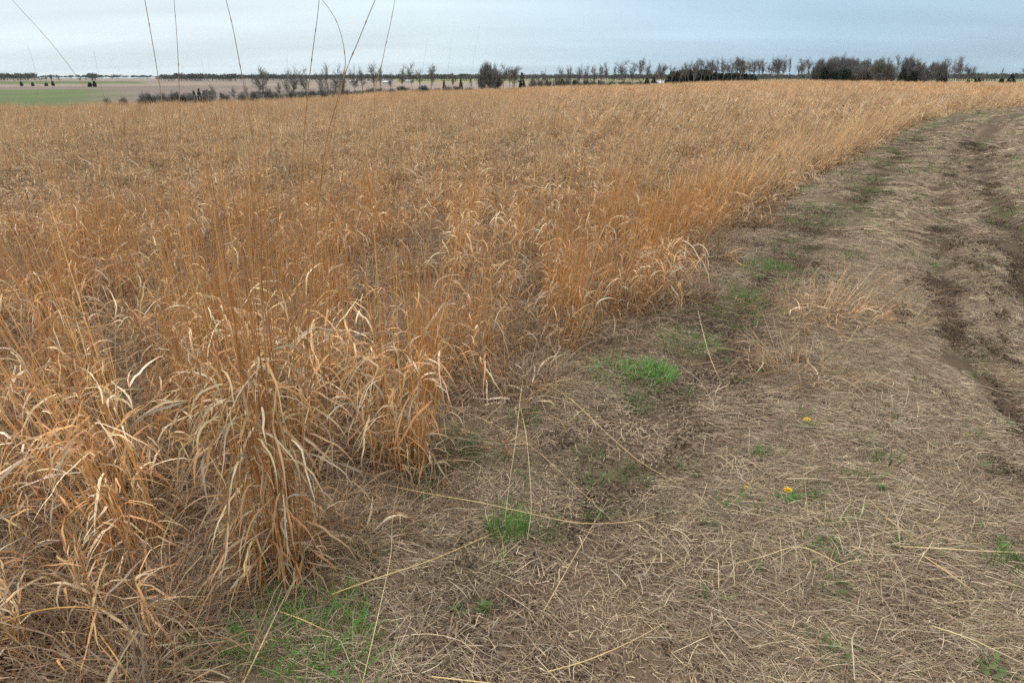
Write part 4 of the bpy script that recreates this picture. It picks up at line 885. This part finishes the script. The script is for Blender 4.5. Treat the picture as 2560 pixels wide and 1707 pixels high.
W_ = plain_mat('white_siding', (.42, .42, .41)); R_W = plain_mat('pale_metal_roof', (.36, .38, .40), .5); R_D = plain_mat('dark_roof', (.12, .11, .11)); R_R = plain_mat('rust_roof', (.42, .24, .2)); G_ = plain_mat('dark_glass', (.04, .05, .06), .2)
def farm(u, D, w, d, h, rise, roofm, label, rz):
    q = ray(u, 204); a = math.atan2(q[0], q[1]); x, y = D * math.sin(a), D * math.cos(a)
    w, d, h, rise = w * .7, d * .7, h * .8, rise * .7
    e = empty('farm_building', (x, y, tz(x, y) - .1), rz); tag(e, label, 'farm building', 'farm buildings beyond the valley row')
    # walls with gable ends
    v = [(-w / 2, -d / 2, 0), (w / 2, -d / 2, 0), (w / 2, -d / 2, h), (0, -d / 2, h + rise - .3), (-w / 2, -d / 2, h)]; v += [(a_, d / 2, c_) for a_, _, c_ in v]
    f = [(0, 1, 2, 3, 4), (9, 8, 7, 6, 5)] + [(i, (i + 1) % 5, (i + 1) % 5 + 5, i + 5)[::-1] for i in (0, 1, 4)]
    me = bpy.data.meshes.new('wall'); me.from_pydata(v, [], f); me.update(); me.materials.append(W_); obj('wall', me, e)
    obj('roof', gable('roof', w, d, h, .5, rise, roofm), e)
    obj('door', box_mesh('door', [(-1.2, -d / 2 - .05, 0, 1.2, -d / 2 + .05, 2.6)], R_D), e)
    for sx in (-1, 1): obj('window', box_mesh('window', [(sx * w * .33 - .6, -d / 2 - .04, 1.2, sx * w * .33 + .6, -d / 2 + .04, 2.3)], G_), e)
farm(857, 720, 9, 7, 3.6, 2.2, R_R, 'house with a rust coloured roof behind the crossing tall stems', .3)
farm(884, 760, 10, 7, 3.2, 1.6, R_W, 'pale roofed shed just right of the rust roofed house', 1.2)
farm(967, 700, 12, 7, 2.6, 1.6, R_W, 'long low white building right of the pale shed beyond the row', 1.35)
farm(1024, 800, 12, 8, 3.0, 1.8, R_W, 'pale metal roofed building farthest right beyond the valley row', 1.2)
farm(1650, 480, 12, 8, 3.4, 1.9, R_W, 'white building showing between bare crest trees left of the windbreak', 1.1)
TW = plain_mat('turbine_white', (.75, .76, .78), .5, .03)
def lathe_prof(prof, k=10):
    v = []; f = []
    for r, z in prof: v += [(r * math.cos(6.2832 * i / k), r * math.sin(6.2832 * i / k), z) for i in range(k)]
    for j in range(len(prof) - 1):
        for i in range(k): f.append((j * k + i, j * k + (i + 1) % k, (j + 1) * k + (i + 1) % k, (j + 1) * k + i))
    f.append(tuple(range(len(prof) * k - k, len(prof) * k)))
    me = bpy.data.meshes.new('tower'); me.from_pydata(v, [], f); me.update(); me.materials.append(TW); return me
for i, (u, rot) in enumerate([(284, .2), (301, 1.0), (350, .6), (461, 1.5), (525, .1), (589, .8)]):
    q = ray(u, 190); a = math.atan2(q[0], q[1]); D = 5300.0; x, y = D * math.sin(a), D * math.cos(a); z0 = tz(x, y)
    e = empty('wind_turbine', (x, y, z0)); tag(e, f'faint white wind turbine on the horizon, {ORD[i]} from the left', 'wind turbine', 'wind turbines on the horizon')
    obj('tower', lathe_prof([(1.7, -4), (1.2, 85), (1.0, 100)]), e); obj('nacelle', box_mesh('nacelle', [(-1.2, -4.5, 100, 1.2, 4, 102.6)], TW), e)
    for b in range(3):
        bl = box_mesh('blade', [(-.8, -.4, 1.5, .8, .1, 18), (-.5, -.3, 18, .5, .1, 38)], TW); o = obj('blade', bl, e, (0, -5, 101.3)); o.rotation_euler = (0, rot + b * 2.0944, 0)

# ------------------------------------------------------------------ sky, sun, camera
W = bpy.data.worlds.new('World'); S.world = W; W.use_nodes = True
N, L = W.node_tree.nodes, W.node_tree.links; N.clear()
SUN_EL, SUN_AZ = math.radians(48), math.radians(-70)       # azimuth from +Y towards +X
out = N.new('ShaderNodeOutputWorld'); bg = N.new('ShaderNodeBackground'); bg.inputs['Strength'].default_value = .10
sk = N.new('ShaderNodeTexSky'); sk.sky_type = 'NISHITA'; sk.sun_disc = False; sk.sun_elevation = SUN_EL; sk.sun_rotation = SUN_AZ
tc = N.new('ShaderNodeTexCoord'); sx = N.new('ShaderNodeSeparateXYZ'); L.new(tc.outputs['Generated'], sx.inputs[0])
def math_(op, a, b=None, c=None):
    m = N.new('ShaderNodeMath'); m.operation = op
    for i, vv in enumerate((a, b, c)):
        if vv is None: continue
        if isinstance(vv, (int, float)): m.inputs[i].default_value = vv
        else: L.new(vv, m.inputs[i])
    return m.outputs[0]
def ramp(fac, stops):
    r = N.new('ShaderNodeValToRGB'); el = r.color_ramp.elements
    while len(el) < len(stops): el.new(.5)
    for e_, (p_, c_) in zip(el, stops): e_.position = p_; e_.color = tuple(c_) + (1,)
    L.new(fac, r.inputs[0]); return r.outputs[0]
lr = math_('MULTIPLY_ADD', sx.outputs[0], .75, .5)
base = ramp(lr, [(.0, (7.7, 8.7, 9.1)), (.42, (7.0, 8.2, 8.8)), (.62, (5.1, 6.8, 8.0)), (.8, (4.1, 5.8, 7.2)), (1.0, (4.3, 5.9, 7.1))])
# stratus: planar cloud coordinates, long flat banks
pz = math_('ADD', math_('MAXIMUM', sx.outputs[2], 0.0), .09)
cx = math_('DIVIDE', sx.outputs[0], pz); cy = math_('DIVIDE', sx.outputs[1], pz)
cb = N.new('ShaderNodeCombineXYZ'); L.new(math_('MULTIPLY', cx, .16), cb.inputs[0]); L.new(math_('MULTIPLY', cy, .42), cb.inputs[1])
nz = N.new('ShaderNodeTexNoise'); nz.inputs['Scale'].default_value = 1.0; nz.inputs['Detail'].default_value = 3; nz.inputs['Roughness'].default_value = .5; L.new(cb.outputs[0], nz.inputs['Vector'])
band = N.new('ShaderNodeMapRange'); band.inputs[1].default_value = .32; band.inputs[2].default_value = .68; band.inputs[3].default_value = .84; band.inputs[4].default_value = 1.13; L.new(nz.outputs['Fac'], band.inputs[0])
# overcast: brighter overhead than at the horizon
zen = math_('MULTIPLY_ADD', math_('MAXIMUM', sx.outputs[2], 0.0), 2.4, 1.0)
nb = N.new('ShaderNodeMix'); nb.data_type = 'RGBA'; nb.inputs['B'].default_value = (7.6, 7.7, 7.5, 1); nb.clamp_factor = True
L.new(math_('MULTIPLY_ADD', sx.outputs[2], 2.2, -.25), nb.inputs['Factor']); L.new(base, nb.inputs['A'])
vm = N.new('ShaderNodeVectorMath'); vm.operation = 'SCALE'; L.new(nb.outputs['Result'], vm.inputs[0]); L.new(math_('MULTIPLY', band.outputs[0], zen), vm.inputs['Scale'])
mx = N.new('ShaderNodeMix'); mx.data_type = 'RGBA'; mx.inputs['Factor'].default_value = .93
L.new(sk.outputs[0], mx.inputs['A']); L.new(vm.outputs[0], mx.inputs['B']); L.new(mx.outputs['Result'], bg.inputs['Color']); L.new(bg.outputs[0], out.inputs[0])

sl = bpy.data.lights.new('sun', 'SUN'); sl.energy = 1.5; sl.angle = math.radians(11); sl.color = (1, .95, .88)
so = bpy.data.objects.new('sun', sl); COL.objects.link(so)
dv = Vector((math.sin(SUN_AZ) * math.cos(SUN_EL), math.cos(SUN_AZ) * math.cos(SUN_EL), math.sin(SUN_EL)))
so.rotation_euler = dv.to_track_quat('Z', 'Y').to_euler(); so.location = (-20, 5, 30)

hm, nt, HN, HL = new_mat('haze'); ho = HN.new('ShaderNodeOutputMaterial'); hv = HN.new('ShaderNodeVolumePrincipled')
hv.inputs['Color'].default_value = (.72, .84, .92, 1); hv.inputs['Density'].default_value = .00003; hv.inputs['Anisotropy'].default_value = .2; HL.new(hv.outputs[0], ho.inputs['Volume'])
HZ = obj('haze', box_mesh('haze', [(-6100, -6100, -52, 6100, 6100, 112)], hm)); tag(HZ, 'thin pale haze over the distant farmland', 'haze', None, 'stuff')

cam = bpy.data.cameras.new('camera'); cam.lens = 24; cam.sensor_width = 36; cam.clip_start = .05; cam.clip_end = 20000
co = bpy.data.objects.new('camera', cam); COL.objects.link(co); co.location = (0, 0, H); co.rotation_euler = (math.pi / 2 - PITCH, 0, 0)
S.camera = co
S.view_settings.view_transform = 'Standard'; S.view_settings.look = 'None'; S.view_settings.exposure = 0.0; S.view_settings.gamma = 1.0
S.cycles.max_bounces = 6; S.cycles.diffuse_bounces = 2; S.cycles.transmission_bounces = 3; S.cycles.use_denoising = False
